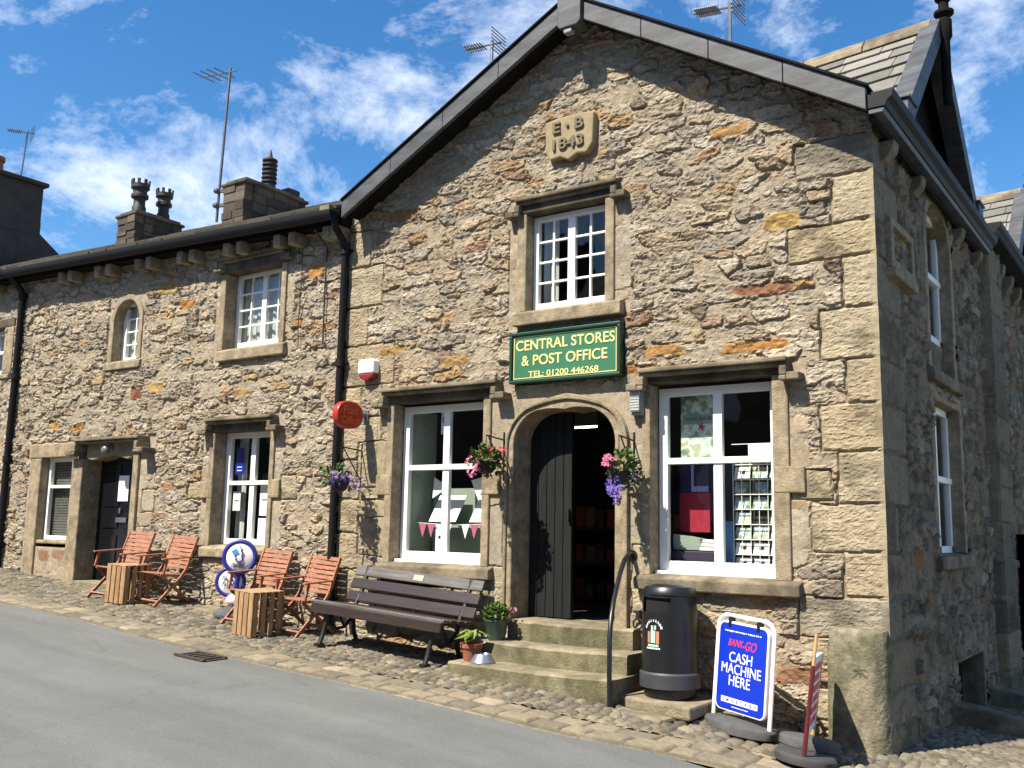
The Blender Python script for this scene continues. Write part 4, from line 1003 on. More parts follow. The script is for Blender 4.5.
text('lettering', 'CENTRAL STORES', (-4.98, -.1, 3.43), (1, 0, 0), (0, -1, 0), 1.13, M_YEL, s, height=.105, bold=.012, depth=.005)
text('lettering', '& POST OFFICE', (-4.985, -.1, 3.275), (1, 0, 0), (0, -1, 0), .98, M_YEL, s, height=.105, bold=.012, depth=.005)
text('lettering', 'TEL: 01200 446268', (-4.99, -.1, 3.135), (1, 0, 0), (0, -1, 0), .80, M_YEL, s, height=.06, bold=.012, depth=.005)

s = thing('projecting_sign', 'red rounded double sided sign on a short bracket beside the black downpipe', 'sign', (-7.64, 0, 2.83))
pl = [(math.copysign(abs(math.cos(a))**.84, math.cos(a))*.20-.315, math.copysign(abs(math.sin(a))**.88, math.sin(a))*.152+2.822) for a in [2*math.pi*i/40 for i in range(40)]]
MB().prism(pl, lambda a, b, d: (d, a, b), -7.685, -7.60).build('panel', M_POSTR, s, bevel=.012)
text('lettering', 'Post', (-7.60, -.315, 2.875), (0, 1, 0), (1, 0, 0), .22, M_POSTL, s, depth=.004, bold=.01)
text('lettering', 'Office', (-7.60, -.315, 2.765), (0, 1, 0), (1, 0, 0), .27, M_POSTL, s, depth=.004, bold=.01)
MB().box((-7.66, -.12, 2.815), (-7.62, .0, 2.86)).box((-7.68, -.045, 2.77), (-7.60, -.0, 2.90)).build('bracket', M_ALU, s)

a = thing('alarm_box', 'white and red burglar alarm box high on the wall near the downpipe', 'alarm', (-7.59, 0, 3.35))
pa = [(-7.73, 3.48), (-7.73, 3.33), (-7.60, 3.33), (-7.46, 3.33), (-7.46, 3.48)]
MB().prism([(-7.715, 3.315), (-7.475, 3.315), (-7.475, 3.455), (-7.51, 3.475), (-7.68, 3.475), (-7.715, 3.455)], fxz, -.12, -.01).build('housing', M_WHITE, a, bevel=.015)
MB().prism([(-7.715, 3.312), (-7.475, 3.312), (-7.50, 3.265), (-7.57, 3.235), (-7.62, 3.235), (-7.69, 3.265)], fxz, -.115, -.01).build('lower_cover', mat('alarm red', (.25, .015, .02), .4), a, bevel=.015)

l = thing('wall_lamp', 'small rectangular bulkhead lamp on the wall right of the shop door', 'lamp', (-4.2, 0, 2.78))
MB().box((-4.26, -.09, 2.67), (-4.135, .0, 2.90)).build('body', M_LAMPB, l, bevel=.012)
g = MB().box((-4.245, -.125, 2.70), (-4.15, -.0905, 2.885))
for k in range(7): g.box((-4.246, -.13, 2.71+k*.025), (-4.149, -.124, 2.716+k*.025))
g.build('lens', M_LAMPG, l, bevel=.008)
l = thing('wall_lamp', 'round bulkhead lamp fixed over the black cottage door', 'lamp', (-12.5, -.06, 2.6))
MB().ell((-12.5, -.13, 2.60), (.065, .06, .065)).build('lens', mat('smoked lamp glass', (.20, .20, .19), .25), l, smooth=True)
MB().tube([(-12.5, -.045, 2.61), (-12.5, -.10, 2.61)], .072, 20).build('body', M_LAMPB, l)

rr_ = MB(); rr_.tube([(-4.2, -.06+.0, .98+.05*0)], .01) if False else None
ring = thing('tethering_ring', 'small rusty iron ring hanging on the wall behind the handrail', 'ring', (-4.20, -.03, .85))
MB().tube([(-4.2+.045*math.cos(2*math.pi*i/20), -.05, .80+.045*math.sin(2*math.pi*i/20)) for i in range(21)], .009, 6).build('ring', M_IRON, ring, smooth=True)
MB().box((-4.22, -.06, .84), (-4.18, .0, .92)).build('staple', M_IRON, ring, bevel=.006)

cbl = MB().tube([(-8.33, -.30, 5.05), (-8.36, -.06, 4.9), (-8.37, -.06, 4.4), (-8.36, -.06, 3.72)], .010, 6).build('wall_cable', M_CABLE); tag(cbl, 'thin dark cable drooping below the eaves left of the downpipe', 'cable')
cbl = MB().tube([(-8.75, -.10, 4.95), (-8.77, -.065, 4.6), (-8.80, -.06, 4.0), (-8.78, -.06, 3.75)], .006, 6).build('wall_cable', M_CABLE); tag(cbl, 'thinner cable hanging down the cottage wall right of its upper window', 'cable')

# ================================================================== SHOP WINDOW DISPLAYS, INTERIOR
def solo(mb, name, m, label, cat, group=None, **k): return tag(mb.build(name, m, **k), label, cat, group)
sideb = MB().box((-7.20, .20, 1.30), (-7.14, .62, 2.9)).build('window_side_board', M_PALEG); tag(sideb, 'pale green side board inside the left shop window', 'board')
solo(MB().box((-7.1, .55, 1.25), (-6.0, .60, 2.05)).box((-6.95, .35, 1.62), (-6.0, .60, 1.66)).box((-7.1, .3, 1.25), (-6.0, .55, 1.28)), 'display_shelf', M_PALEG, 'pale green display shelf behind the left shop window', 'shelf')
for i, (xx, lb) in enumerate(((-6.98, 'open white booklet leaning on the display shelf, left of the pair'), (-6.42, 'open white booklet leaning on the display shelf, right of the pair'))):
    b = thing('booklet', lb, 'booklet', (xx+.17, .4, 1.68), group='booklets in the left shop window')
    for k in range(2): MB().hexa([(xx+k*.19, .33, 1.68), (xx+k*.19+.185, .33, 1.68), (xx+k*.19+.185, .34, 1.68), (xx+k*.19, .34, 1.68), (xx+k*.19+.04, .47, 1.97), (xx+k*.19+.225, .47, 1.97), (xx+k*.19+.225, .48, 1.97), (xx+k*.19+.04, .48, 1.97)]).build('page', M_PAPER, b)
bt = thing('bunting', 'string of pink and white triangular flags across the left shop window', 'bunting', (-6.6, .27, 1.6))
MB().tube([(-7.1, .27, 1.665), (-6.6, .27, 1.645), (-6.0, .27, 1.665)], .004, 5).build('string', M_PAPER, bt)
for i in range(9):
    x = -7.06+i*.118; z = 1.655-.0*i
    if i == 4: continue
    MB().prism([(x, z), (x+.105, z), (x+.052, z-.15)], fxz, .266, .272).build('flag', M_PAPER if i in (2, 3, 5, 8) else M_PINK, bt)
fl = thing('bunting', 'two white hanging pennants higher in the left shop window', 'bunting', (-6.8, .27, 2.2))
MB().prism([(-6.86, 2.16), (-6.66, 2.05), (-6.88, 1.93)], fxz, .262, .27).build('flag', M_PAPER, fl); MB().prism([(-6.35, 2.12), (-6.15, 2.16), (-6.25, 1.9)], fxz, .262, .27).build('flag', M_PAPER, fl)
p = thing('notice', 'small white price card low in the left shop window', 'notice', (-6.7, .24, 1.4)); MB().box((-6.80, .24, 1.36), (-6.62, .245, 1.60)).build('card', M_PAPER, p); MB().box((-6.76, .237, 1.50), (-6.69, .24, 1.53)).build('print', M_NAVY, p)
p = thing('notice', 'no smoking notice at the top of the left shop window', 'notice', (-6.7, .2, 2.7)); MB().box((-6.73, .195, 2.62), (-6.615, .2, 2.86)).build('card', M_PAPER, p)
MB().tube([(-6.672+.036*math.cos(2*math.pi*i/16), .192, 2.775+.036*math.sin(2*math.pi*i/16)) for i in range(17)], .006, 5).bar((-6.697, .192, 2.80), (-6.647, .192, 2.75), .008, .004).build('print', M_REDP, p)
solo(MB().box((-6.9, .9, 1.2), (-6.3, 1.3, 1.75)), 'counter_box', M_NAVY, 'dark box on the counter behind the booklets', 'box', bevel=.01)

# right window
def blotch(name, cols, scale):
    m = bpy.data.materials.new(name); m.use_nodes = True; t = m.node_tree; n = t.nodes; b = n['Principled BSDF']; b.inputs['Roughness'].default_value = .5
    co = n.new('ShaderNodeTexCoord'); v = n.new('ShaderNodeTexNoise'); v.inputs['Scale'].default_value = scale; v.inputs['Detail'].default_value = 4; t.links.new(co.outputs['Object'], v.inputs['Vector'])
    r = n.new('ShaderNodeValToRGB'); r.color_ramp.interpolation = 'CONSTANT'
    while len(r.color_ramp.elements) < len(cols): r.color_ramp.elements.new(.5)
    for i, (p_, c) in enumerate(cols): r.color_ramp.elements[i].position = p_; r.color_ramp.elements[i].color = (*c, 1)
    t.links.new(v.outputs[0], r.inputs[0]); t.links.new(r.outputs[0], b.inputs['Base Color']); return m
M_MAP = blotch('illustrated map print', [(0, (.16, .22, .18)), (.40, (.26, .34, .22)), (.46, (.50, .58, .52)), (.52, (.66, .74, .70)), (.60, (.42, .46, .30))], 9)
M_CARD = [blotch('postcard print %d' % i, [(0, (.12, .18, .10)), (.42, (.30, .34, .20)), (.5, (.55, .60, .62)), (.56, (.20, .38, .62)), (.62, (.62, .52, .34))], 11+i*3) for i in range(3)]
p = thing('map_poster', 'illustrated county map poster with a red rose hung in the right shop window', 'poster', (-3.77, .26, 2.3))
MB().box((-3.915, .26, 2.265), (-3.53, .266, 2.86)).build('sheet', M_MAP, p)
MB().box((-3.90, .2585, 2.60), (-3.545, .26, 2.69)).build('title_band', M_PALEG, p)
text('lettering', 'LANCASHIRE', (-3.722, .2585, 2.65), (1, 0, 0), (0, -1, 0), .27, M_NAVY, p, depth=.001, bold=.01)
ro = MB()
for k in range(5): a = k*2*math.pi/5; ro.prism([(-3.712+.035*math.cos(a+q)*rr, 2.575+.035*math.sin(a+q)*rr) for q, rr in ((-.5, .6), (0, 1.25), (.5, .6), (3.1, .2))], fxz, .2575, .26)
ro.build('rose', M_REDP, p)
solo(MB().tube([(-3.42, .25, 2.40), (-2.94, .25, 2.40)], .004, 5), 'display_wire', M_PAPER, 'thin wire across the upper right pane of the right shop window', 'wire')
solo(MB().box((-3.26, .24, 2.29), (-3.04, .245, 2.395)), 'notice', M_PAPER, 'blank white card hanging from the wire in the right shop window', 'notice')
rk = thing('postcard_rack', 'white wire rack full of picture postcards in the right shop window', 'rack', (-3.2, .35, 1.27))
wr = MB()
for x in np.linspace(-3.43, -2.95, 7): wr.tube([(x, .30, 1.27), (x, .30, 2.24)], .004, 5)
for z in np.linspace(1.30, 2.22, 8): wr.tube([(-3.43, .295, z), (-2.95, .295, z)], .0045, 5)
wr.build('wire_frame', M_WHITE, rk)
MB().box((-3.46, .36, 1.27), (-2.93, .375, 2.25)).build('back_panel', M_ROOM, rk)
rng = random.Random(8)
for r_ in range(7):
    for c3 in range(3):
        x0 = -3.425+c3*.163; z0 = 1.30+r_*.133
        if (r_, c3) == (3, 1): continue
        m = M_PAPER if r_ < 2 or (r_ == 6 and c3 == 0) else M_CARD[rng.randrange(3)]
        k = MB().hexa([(x0, .315, z0), (x0+.145, .315, z0), (x0+.145, .318, z0), (x0, .318, z0), (x0, .345, z0+.105), (x0+.145, .345, z0+.105), (x0+.145, .348, z0+.105), (x0, .348, z0+.105)]).build('postcard', m, rk)
        if m is M_PAPER: 
            MB().hexa([(x0+.05, .324, z0+.045), (x0+.10, .324, z0+.045), (x0+.10, .327, z0+.045), (x0+.05, .327, z0+.045), (x0+.05, .331, z0+.07), (x0+.10, .331, z0+.07), (x0+.10, .334, z0+.07), (x0+.05, .334, z0+.07)]).build('print', M_ROOM, k, world=False)
solo(MB().box((-3.50, .28, 1.30), (-3.44, .36, 1.72)), 'blue_box', mat('blue card', (.10, .28, .60), .5), 'narrow blue box standing beside the postcard rack', 'box')
solo(MB().box((-4.0, .40, 1.62), (-3.70, .44, 1.98)), 'red_panel', mat('red panel', (.42, .02, .05), .5), 'red printed panel at the lower left of the right shop window', 'panel')
solo(MB().box((-4.0, .42, 1.99), (-3.72, .46, 2.24)), 'navy_panel', mat('navy panel', (.03, .03, .14), .6), 'navy blue panel above the red one in the right shop window', 'panel')
solo(MB().box((-4.0, .22, 1.25), (-3.5, .5, 1.45)), 'dark_box', mat('aubergine card', (.04, .025, .06), .6), 'dark purple box across the bottom of the right shop window', 'box', bevel=.008)
solo(MB().prism([(-4.0, 1.46), (-3.72, 1.46), (-3.74, 1.56), (-4.0, 1.60)], fxz, .26, .42), 'paper_tray', M_PALEG, 'pale green tray of papers on the purple box', 'tray')
nr = MB()
for k in range(3): nr.hexa([(-3.73, .24+k*.03, 1.46+k*.035), (-3.52, .24+k*.03, 1.46+k*.035), (-3.52, .42, 1.46+k*.035), (-3.73, .42, 1.46+k*.035), (-3.73, .25+k*.03, 1.485+k*.035), (-3.52, .25+k*.03, 1.485+k*.035), (-3.52, .42, 1.485+k*.035), (-3.73, .42, 1.485+k*.035)])
solo(nr, 'newspaper_stack', M_PAPER, 'small stack of newspapers beside the pale green tray', 'newspapers')

# seen through the open door
sv = thing('shop_shelving', 'brown timber shelving with goods seen dimly through the open door', 'shelving', (-5.6, 2.6, .76))
MB().box((-6.6, 2.6, .76), (-4.6, 3.0, .80)).box((-6.6, 2.6, 1.2), (-4.6, 3.0, 1.24)).box((-6.6, 2.6, 1.62), (-4.6, 3.0, 1.66)).box((-6.6, 2.98, .76), (-4.6, 3.02, 1.7)).build('shelf', M_WOODI, sv)
gc = [mat('goods red', (.55, .14, .07), .6), mat('goods tan', (.40, .24, .12), .6), mat('goods brown', (.20, .10, .06), .6)]
for i in range(3):
    rng = random.Random(i)
    for z in (.80, 1.24, 1.66):
        for k in range(4): x = -6.5+.6*i+k*.15; MB().box((x, 2.65, z+.004), (x+rng.uniform(.08, .13), 2.9, z+rng.uniform(.12, .26))).build('carton', gc[(i+k) % 3], sv)
ct = thing('ceiling_light', 'lit fluorescent strip light on the shop ceiling inside the door', 'lamp', (-6.4, 2.5, 3.0))
MB().tube([(-6.62, 2.5, 2.90), (-6.12, 2.5, 2.90)], .011, 8).build('tube', M_TUBE, ct); MB().box((-6.65, 2.48, 2.915), (-6.1, 2.52, 3.095)).build('batten', M_INTW, ct)

# cottage windows' contents
def notice(x0, x1, z0, z1, y, m, label, lines=0, name='notice'):
    p = thing(name, label, 'notice', ((x0+x1)/2, y, z0)); MB().box((x0, y, z0), (x1, y+.005, z1)).build('sheet', m, p)
    if lines:
        mb = MB()
        for k in range(lines): z = z1-(z1-z0)*(k+1)/(lines+1); mb.box((x0+(x1-x0)*.2, y-.002, z), (x1-(x1-x0)*.2, y, z+.012))
        mb.build('print', M_NAVY if m is M_PAPER else M_PAPER, p)
notice(-10.13, -9.97, 2.24, 2.37, .214, M_BLUE, 'bright blue notice on the meeting rail of the cottage shop window', 2)
notice(-10.12, -9.98, 2.375, 2.58, .214, M_RIMB, 'dark blue notice above the bright blue one in the cottage window', 0)
notice(-10.14, -10.0, 1.78, 2.02, .214, M_PAPER, 'white leaflet in the lower left pane of the cottage window', 1)
notice(-9.63, -9.44, 1.72, 2.10, .214, M_PAPER, 'larger white sheet in the lower right pane of the cottage window', 1)
notice(-9.64, -9.44, 1.40, 1.69, .214, M_PAPER, 'white sheet at the foot of the lower right pane of the cottage window', 0)
notice(-10.05, -9.92, 2.1, 2.16, .26, mat('green card', (.04, .35, .12), .5), 'small green card below the rail in the cottage window', 0)
notice(-12.60, -12.36, 1.90, 2.26, .178, M_PAPER, 'white paper notice pinned on the black cottage door', 0)
for x0, x1, z0, z1, y, lb in ((-10.2, -10.03, 1.3, 2.75, .32, 'white curtain at the left of the cottage ground floor window'), (-10.6, -9.18, 3.8, 4.9, .262, 'pale net curtain behind the square upper cottage window'), (-5.46, -5.28, 3.8, 4.85, .26, 'pale curtain drawn to the left of the upper shop window'), (-13.05, -12.1, 3.85, 4.8, .20, 'pale curtain behind the small arched window')):
    mb = MB(); n = int((x1-x0)/.03); 
    for i in range(n): a = x0+(x1-x0)*i/n; b = x0+(x1-x0)*(i+1)/n; ya, yb = y+.012*math.sin(i*1.3), y+.012*math.sin((i+1)*1.3); mb.hexa([(a, ya, z0), (b, yb, z0), (b, yb+.006, z0), (a, ya+.006, z0), (a, ya, z1), (b, yb, z1), (b, yb+.006, z1), (a, ya+.006, z1)])
    solo(mb, 'curtain', M_CURT, lb, 'curtain')
mb = MB()
for k in range(30): mb.box((-14.5, .17, 1.36+k*.04), (-13.36, .18, 1.392+k*.04))
solo(mb, 'window_blind', mat('grey blind', (.15, .14, .12), .7), 'grey slatted blind in the small window beside the cottage door', 'blind')

# ================================================================== FOLIAGE
def leaves(c, r, n, size, rng, droop=.3, shape='oval'):
    mb = MB()
    for i in range(n):
        while True:
            q = Vector((rng.uniform(-1, 1), rng.uniform(-1, 1), rng.uniform(-1, 1)))
            if .25 < q.length < 1: break
        p = Vector((c[0]+q.x*r[0], c[1]+q.y*r[1], c[2]+q.z*r[2]))
        d = (q.normalized()+Vector((rng.uniform(-.7, .7), rng.uniform(-.7, .7), rng.uniform(-.5, .8)-droop))).normalized()
        s_ = d.cross(Vector((rng.uniform(-1, 1), rng.uniform(-1, 1), 1.2))).normalized(); u = d.cross(s_).normalized(); l = size*rng.uniform(.6, 1.3); w = l*(.42 if shape == 'oval' else .22)
        mb.add([p, p+d*l*.4+s_*w-u*l*.05, p+d*l-u*l*.18, p+d*l*.4-s_*w-u*l*.05, p+d*l*.45+u*l*.07], [(0, 1, 4), (1, 2, 4), (2, 3, 4), (3, 0, 4)])
    return mb
def blooms(c, r, n, size, rng):
    mb = MB()
    for i in range(n):
        while True:
            q = Vector((rng.uniform(-1, 1), rng.uniform(-1, 1), rng.uniform(-1, 1)))
            if q.length < 1: break
        p = Vector((c[0]+q.x*r[0], c[1]+q.y*r[1], c[2]+q.z*r[2])); nrm = Vector((rng.uniform(-.7, .9), -1, rng.uniform(-.3, .9))).normalized(); x = nrm.orthogonal().normalized(); y = nrm.cross(x); s_ = size*rng.uniform(.7, 1.25)
        for k in range(5):
            a = 2*math.pi*k/5; d1 = x*math.cos(a)+y*math.sin(a); d2 = x*math.cos(a+.6)+y*math.sin(a+.6); d0 = x*math.cos(a-.6)+y*math.sin(a-.6)
            mb.add([p, p+d0*s_*.6+nrm*s_*.25, p+d1*s_+nrm*s_*.12, p+d2*s_*.6+nrm*s_*.25], [(0, 1, 2, 3)])
    return mb
def basket(loc, anchor_z, label, fol, flw, seed, pot_=True):
    x, y, z = loc; rng = random.Random(seed)
    t = thing('hanging_basket', label, 'hanging basket', loc, group='flower baskets on wall brackets')
    ax = x-.03
    br = MB(); br.tube([(ax, -.02, anchor_z+.20), (ax, -.02, anchor_z-.28)], .010, 6); br.tube([(ax, -.02, anchor_z+.12), (x, y, anchor_z+.14)], .009, 6); br.tube([(ax, -.02, anchor_z-.22), (x, y*.55, anchor_z-.03), (x, y*.9, anchor_z+.13)], .007, 6)
    br.tube([(x, y, anchor_z+.14), (x, y, z+.14)], .004, 5)
    br.build('bracket', M_IRON, t)
    MB().lathe([(.03, -.10), (.07, -.085), (.10, -.03), (.11, .02), (.09, .02), (.02, .0)], (x, y, z), 16).build('bowl', M_SOIL, t, smooth=True)
    for c, r, n, s_, m in fol: leaves((x+c[0], y+c[1], z+c[2]), r, n, s_, rng).build('foliage', m, t)
    for c, r, n, s_, m in flw: blooms((x+c[0], y+c[1], z+c[2]), r, n, s_, rng).build('flowers', m, t)
    return t
basket((-7.66, -.38, 2.08), 2.33, 'hanging basket of violet lobelia beside the black downpipe', [((-.02, -.06, .08), (.16, .20, .09), 70, .055, M_LEAF), ((-.04, -.14, .06), (.14, .12, .08), 40, .06, M_LEAF), ((.0, .10, .02), (.14, .12, .09), 50, .05, M_LEAFD)],
       [((0, -.03, .02), (.13, .15, .10), 90, .018, M_VIOLET), ((.02, -.02, .06), (.14, .16, .07), 50, .018, M_LILAC), ((.10, .16, -.02), (.10, .08, .09), 40, .016, M_LILAC)], 1)
basket((-5.70, -.36, 2.24), 2.38, 'hanging basket of red and pink geraniums left of the shop door', [((0, 0, .06), (.15, .17, .10), 230, .052, M_LEAF), ((.02, .05, .0), (.16, .14, .11), 90, .05, M_LEAFD)],
       [((.04, .06, .12), (.13, .15, .06), 16, .026, M_RED), ((.10, .12, .03), (.06, .08, .08), 8, .026, M_RED), ((-.04, -.15, -.03), (.07, .08, .11), 30, .022, M_PINK), ((-.0, -.05, -.08), (.08, .10, .09), 10, .022, M_PINK)], 2)
basket((-4.225, -.36, 2.12), 2.32, 'hanging basket trailing violet and pink flowers right of the shop door', [((.02, .03, .08), (.14, .16, .12), 210, .05, M_LEAF), ((.04, .1, .0), (.12, .12, .12), 80, .045, M_LEAFD)],
       [((-.03, -.10, .10), (.07, .09, .06), 26, .026, M_PINK), ((-.01, -.05, -.10), (.08, .10, .13), 80, .018, M_VIOLET), ((.0, -.04, -.20), (.05, .06, .10), 36, .016, M_VIOLET), ((.08, .16, -.02), (.07, .07, .08), 40, .016, M_LILAC)], 3)

# ================================================================== STEPS, HANDRAIL
st = thing('stone_steps', 'three worn stone steps rising to the shop doorway', 'steps', G(-4.9, -.4))
def slab(x0, x1, y0, y1, z0, z1, seed, name='tread'):
    n = 22; rng = random.Random(seed); mb = MB(); top = []; 
    xs_ = np.linspace(x0, x1, n)
    vs = []; fs = []
    for i, x in enumerate(xs_):
        w = -.009*math.sin(math.pi*(x-x0)/(x1-x0))**2+rng.uniform(-.004, .004); fr = rng.uniform(-.008, .006)
        vs += [(x, y0+fr, z0), (x, y0+fr, z1+w-.02), (x, y0+.022, z1+w), (x, y1, z1+w*.4), (x, y1, z0)]
    for i in range(n-1):
        for k in range(5): a = i*5+k; b = i*5+(k+1) % 5; fs.append((a, b, b+5, a+5))
    fs += [(4, 3, 2, 1, 0), tuple((n-1)*5+k for k in range(5))]
    return mb.add(vs, fs)
slab(-5.79, -4.06, -.76, -.20, .10, .405, 1).build('tread', M_STEP, st); slab(-5.66, -4.09, -.46, .05, .30, .575, 2).build('tread', M_STEP, st); slab(-5.54, -4.19, -.16, .42, .50, .757, 3).build('tread', M_STEP, st)
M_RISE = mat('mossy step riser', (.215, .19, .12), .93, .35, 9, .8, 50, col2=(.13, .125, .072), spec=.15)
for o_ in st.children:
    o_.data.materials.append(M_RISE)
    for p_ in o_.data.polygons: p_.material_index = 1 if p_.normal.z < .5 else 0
hr = thing('handrail', 'black iron handrail curving from the wall down beside the steps', 'handrail', G(-4.10, -.66))
pts = [(-4.27, -.01, 1.40), (-4.26, -.10, 1.42), (-4.24, -.22, 1.37), (-4.21, -.36, 1.25), (-4.17, -.50, 1.12), (-4.13, -.62, 1.02), (-4.10, -.71, .90), (-4.08, -.77, .75), (-4.068, -.795, .45), G(-4.06, -.80, -.02)]
MB().tube(pts, .021, 10).build('rail', M_BLACK, hr, smooth=True)
MB().tube([(-4.27, -.03, 1.40), (-4.27, .0, 1.40)], .05, 12).build('wall_plate', M_BLACK, hr)

# pots on the steps
p = thing('flower_pot', 'dark green glazed pot with a bushy green plant on the middle step', 'flower pot', (-5.56, -.32, .567)); c = (-5.56, -.32)
MB().lathe([(.075, 0), (.09, .05), (.11, .17), (.118, .18), (.118, .20), (.10, .20), (.095, .16), (.0, .16)], (*c, .57), 22).build('pot', M_GREENPOT, p, smooth=True)
leaves((*c, .82), (.12, .12, .085), 260, .042, random.Random(3), 0).build('foliage', M_LEAF, p); leaves((*c, .80), (.10, .10, .07), 100, .042, random.Random(4), 0).build('foliage', M_LEAFD, p)
blooms((c[0]+.11, c[1]+.10, .83), (.05, .06, .06), 9, .015, random.Random(5)).build('flowers', M_PINK, p)
p = thing('flower_pot', 'small terracotta pot with a pale leafy plant on the bottom step', 'flower pot', (-5.64, -.60, .39)); c = (-5.635, -.60)
MB().lathe([(.065, 0), (.095, .13), (.105, .132), (.108, .17), (.092, .17), (.088, .14), (.0, .14)], (*c, .393), 22).build('pot', M_TERRA, p, smooth=True)
hl = MB(); rng = random.Random(6)
for i in range(16):
    a = rng.uniform(0, 6.28); l = rng.uniform(.12, .2); d = Vector((math.cos(a), math.sin(a), 0)); s_ = Vector((-d.y, d.x, 0)); p0 = Vector((*c, .55)); h_ = rng.uniform(.06, .14)
    q1 = p0+d*l*.35+Vector((0, 0, h_)); q2 = p0+d*l+Vector((0, 0, h_*.6)); w = l*.26
    hl.add([p0, q1+s_*w, q2, q1-s_*w, q1+Vector((0, 0, -.015))], [(0, 1, 4), (1, 2, 4), (2, 3, 4), (3, 0, 4)])
hl.build('foliage', M_HOSTA, p)
bw = MB().lathe([(.11, 0), (.115, .015), (.09, .06), (.075, .085), (.07, .08), (.06, .03), (0, .03)], (-5.48, -.63, .398), 22).build('dog_bowl', M_SILV, smooth=True); tag(bw, 'upturned-rimmed silvery bowl on the bottom step beside the terracotta pot', 'bowl')

# ================================================================== LITTER BIN on its slab
sb = MB(); z0 = .205
sb.hexa([(-4.10, -.64, .16), (-3.40, -.70, .15), (-3.40, -.02, .15), (-4.10, -.02, .16), (-4.10, -.64, .275), (-3.40, -.70, .255), (-3.40, -.02, .255), (-4.10, -.02, .275)])
tag(sb.build('stone_slab', M_STEP, bevel=.02), 'flat mossy stone slab under the black litter bin', 'slab')
tag(MB().hexa([(-4.02, -.86, .10), (-3.55, -.92, .08), (-3.52, -.72, .08), (-4.02, -.68, .10), (-4.02, -.86, .20), (-3.55, -.92, .175), (-3.52, -.72, .175), (-4.02, -.68, .20)]).build('stone_slab', M_STEP, bevel=.02), 'narrow broken stone on the cobbles in front of the bin slab', 'slab')
BX, BY, BZ = -3.735, -.36, .262
b = thing('litter_bin', 'black round litter bin with a small coloured crest beside the steps', 'litter bin', (BX, BY, BZ))
prof = [(.20, 0), (.215, .02), (.215, .10)]
MB().lathe(prof, (BX, BY, BZ), 40).build('plinth', M_BIN, b, smooth=True)
MB().lathe([(.235, .085), (.252, .09), (.252, .20), (.238, .215)], (BX, BY, BZ), 40).build('band', M_BINB, b, smooth=True)
nn = 64; body = [(.236, .20), (.232, .45), (.229, .60), (.227, .695), (.224, .815), (.222, .83), (.228, .835), (.226, .865), (.20, .90), (.12, .918), (.0, .922)]
ca_ = math.atan2(-8-BY, 0-BX)-.62
def skip(i, k):
    a = 2*math.pi*(k+.5)/nn; d = (a-ca_+math.pi) % (2*math.pi)-math.pi
    return i == 3 and abs(d) < .62
MB().lathe(body, (BX, BY, BZ), nn, skip=skip).build('body', M_BIN, b, smooth=True)
MB().lathe([(.20, .3), (.205, .82)], (BX, BY, BZ), 40).build('liner', mat('bin liner', (.004, .004, .004), .9), b)
def on_bin(a, z, du, dz, r=.2365, t=.002):
    mb = MB(); n = 5
    A = [(a-du/2+du*i/n) for i in range(n+1)]; vs = []
    for zz in (z-dz/2, z+dz/2):
        rr = r-.012*(zz-.2)/.5
        for q in A: vs.append((BX+(rr)*math.cos(q), BY+rr*math.sin(q), BZ+zz))
    for zz in (z-dz/2, z+dz/2):
        rr = r-.012*(zz-.2)/.5+t
        for q in A: vs.append((BX+rr*math.cos(q), BY+rr*math.sin(q), BZ+zz))
    m_ = n+1; fs = []
    for i in range(n): fs += [(2*m_+i, 2*m_+i+1, 3*m_+i+1, 3*m_+i)]
    return mb.add(vs, fs)
ea = ca_-.02
M_MINT = mat('crest pale green', (.45, .70, .58), .5); M_CORAL = mat('crest coral', (.62, .22, .12), .5)
mb = on_bin(ea, .515, .13, .05); mb2 = on_bin(ea, .60, .16, .035)
for m_, n_ in ((mb, 1), (mb2, 2)): pass
cr_ = MB(); 
for q in (on_bin(ea, .50, .20, .10), on_bin(ea-.04, .565, .10, .05), on_bin(ea+.09, .575, .08, .035), on_bin(ea, .43, .46, .018)): cr_.add(q.v, q.f)
cr_.build('crest', M_MINT, b)
cr_ = MB()
for q in (on_bin(ea-.19, .495, .11, .09, r=.2372), on_bin(ea+.19, .495, .12, .10, r=.2372)): cr_.add(q.v, q.f)
cr_.build('crest', M_CORAL, b)
cr_ = MB()
for i in range(9):
    th = math.pi*(.12+.76*i/8); q = on_bin(ea-math.cos(th)*.36, .545+.085*math.sin(th), .07, .02); cr_.add(q.v, q.f)
for i in range(11): q = on_bin(ea-.27+i*.054, .408, .036, .013); cr_.add(q.v, q.f)
cr_.build('crest_lettering', M_PAPER, b)

# ================================================================== SWING BOARD
def rrect(w, h, r, n=7):
    out = []
    for cx, cy, a0 in ((w/2-r, h/2-r, 0), (-w/2+r, h/2-r, 90), (-w/2+r, -h/2+r, 180), (w/2-r, -h/2+r, 270)):
        for i in range(n+1): a = R(a0+90*i/n); out.append((cx+r*math.cos(a), cy+r*math.sin(a)))
    return out
z0 = float(zg(-3.10, -.50))
sw = thing('pavement_sign', 'blue and white swing sign advertising a cash machine between the bin and the corner', 'pavement sign', (-3.07, -.50, z0+.0), (R(-3), R(3.0), R(-24)))
lp = dict(parent=sw, world=False)
bs = MB(); prof = []
for i in range(9): a = math.pi/2*i/8; prof.append((.33*math.cos(a)*1.0, .02+.13*math.sin(a)))
v0 = MB().lathe([(.33, 0), (.335, .05), (.325, .065), (.30, .072), (.12, .085), (0, .085)], (0, 0, 0), 32)
v0.v = [(x*1.02, y*.62, z) for x, y, z in v0.v]; v0.build('base', M_RUBG, smooth=True, **lp)
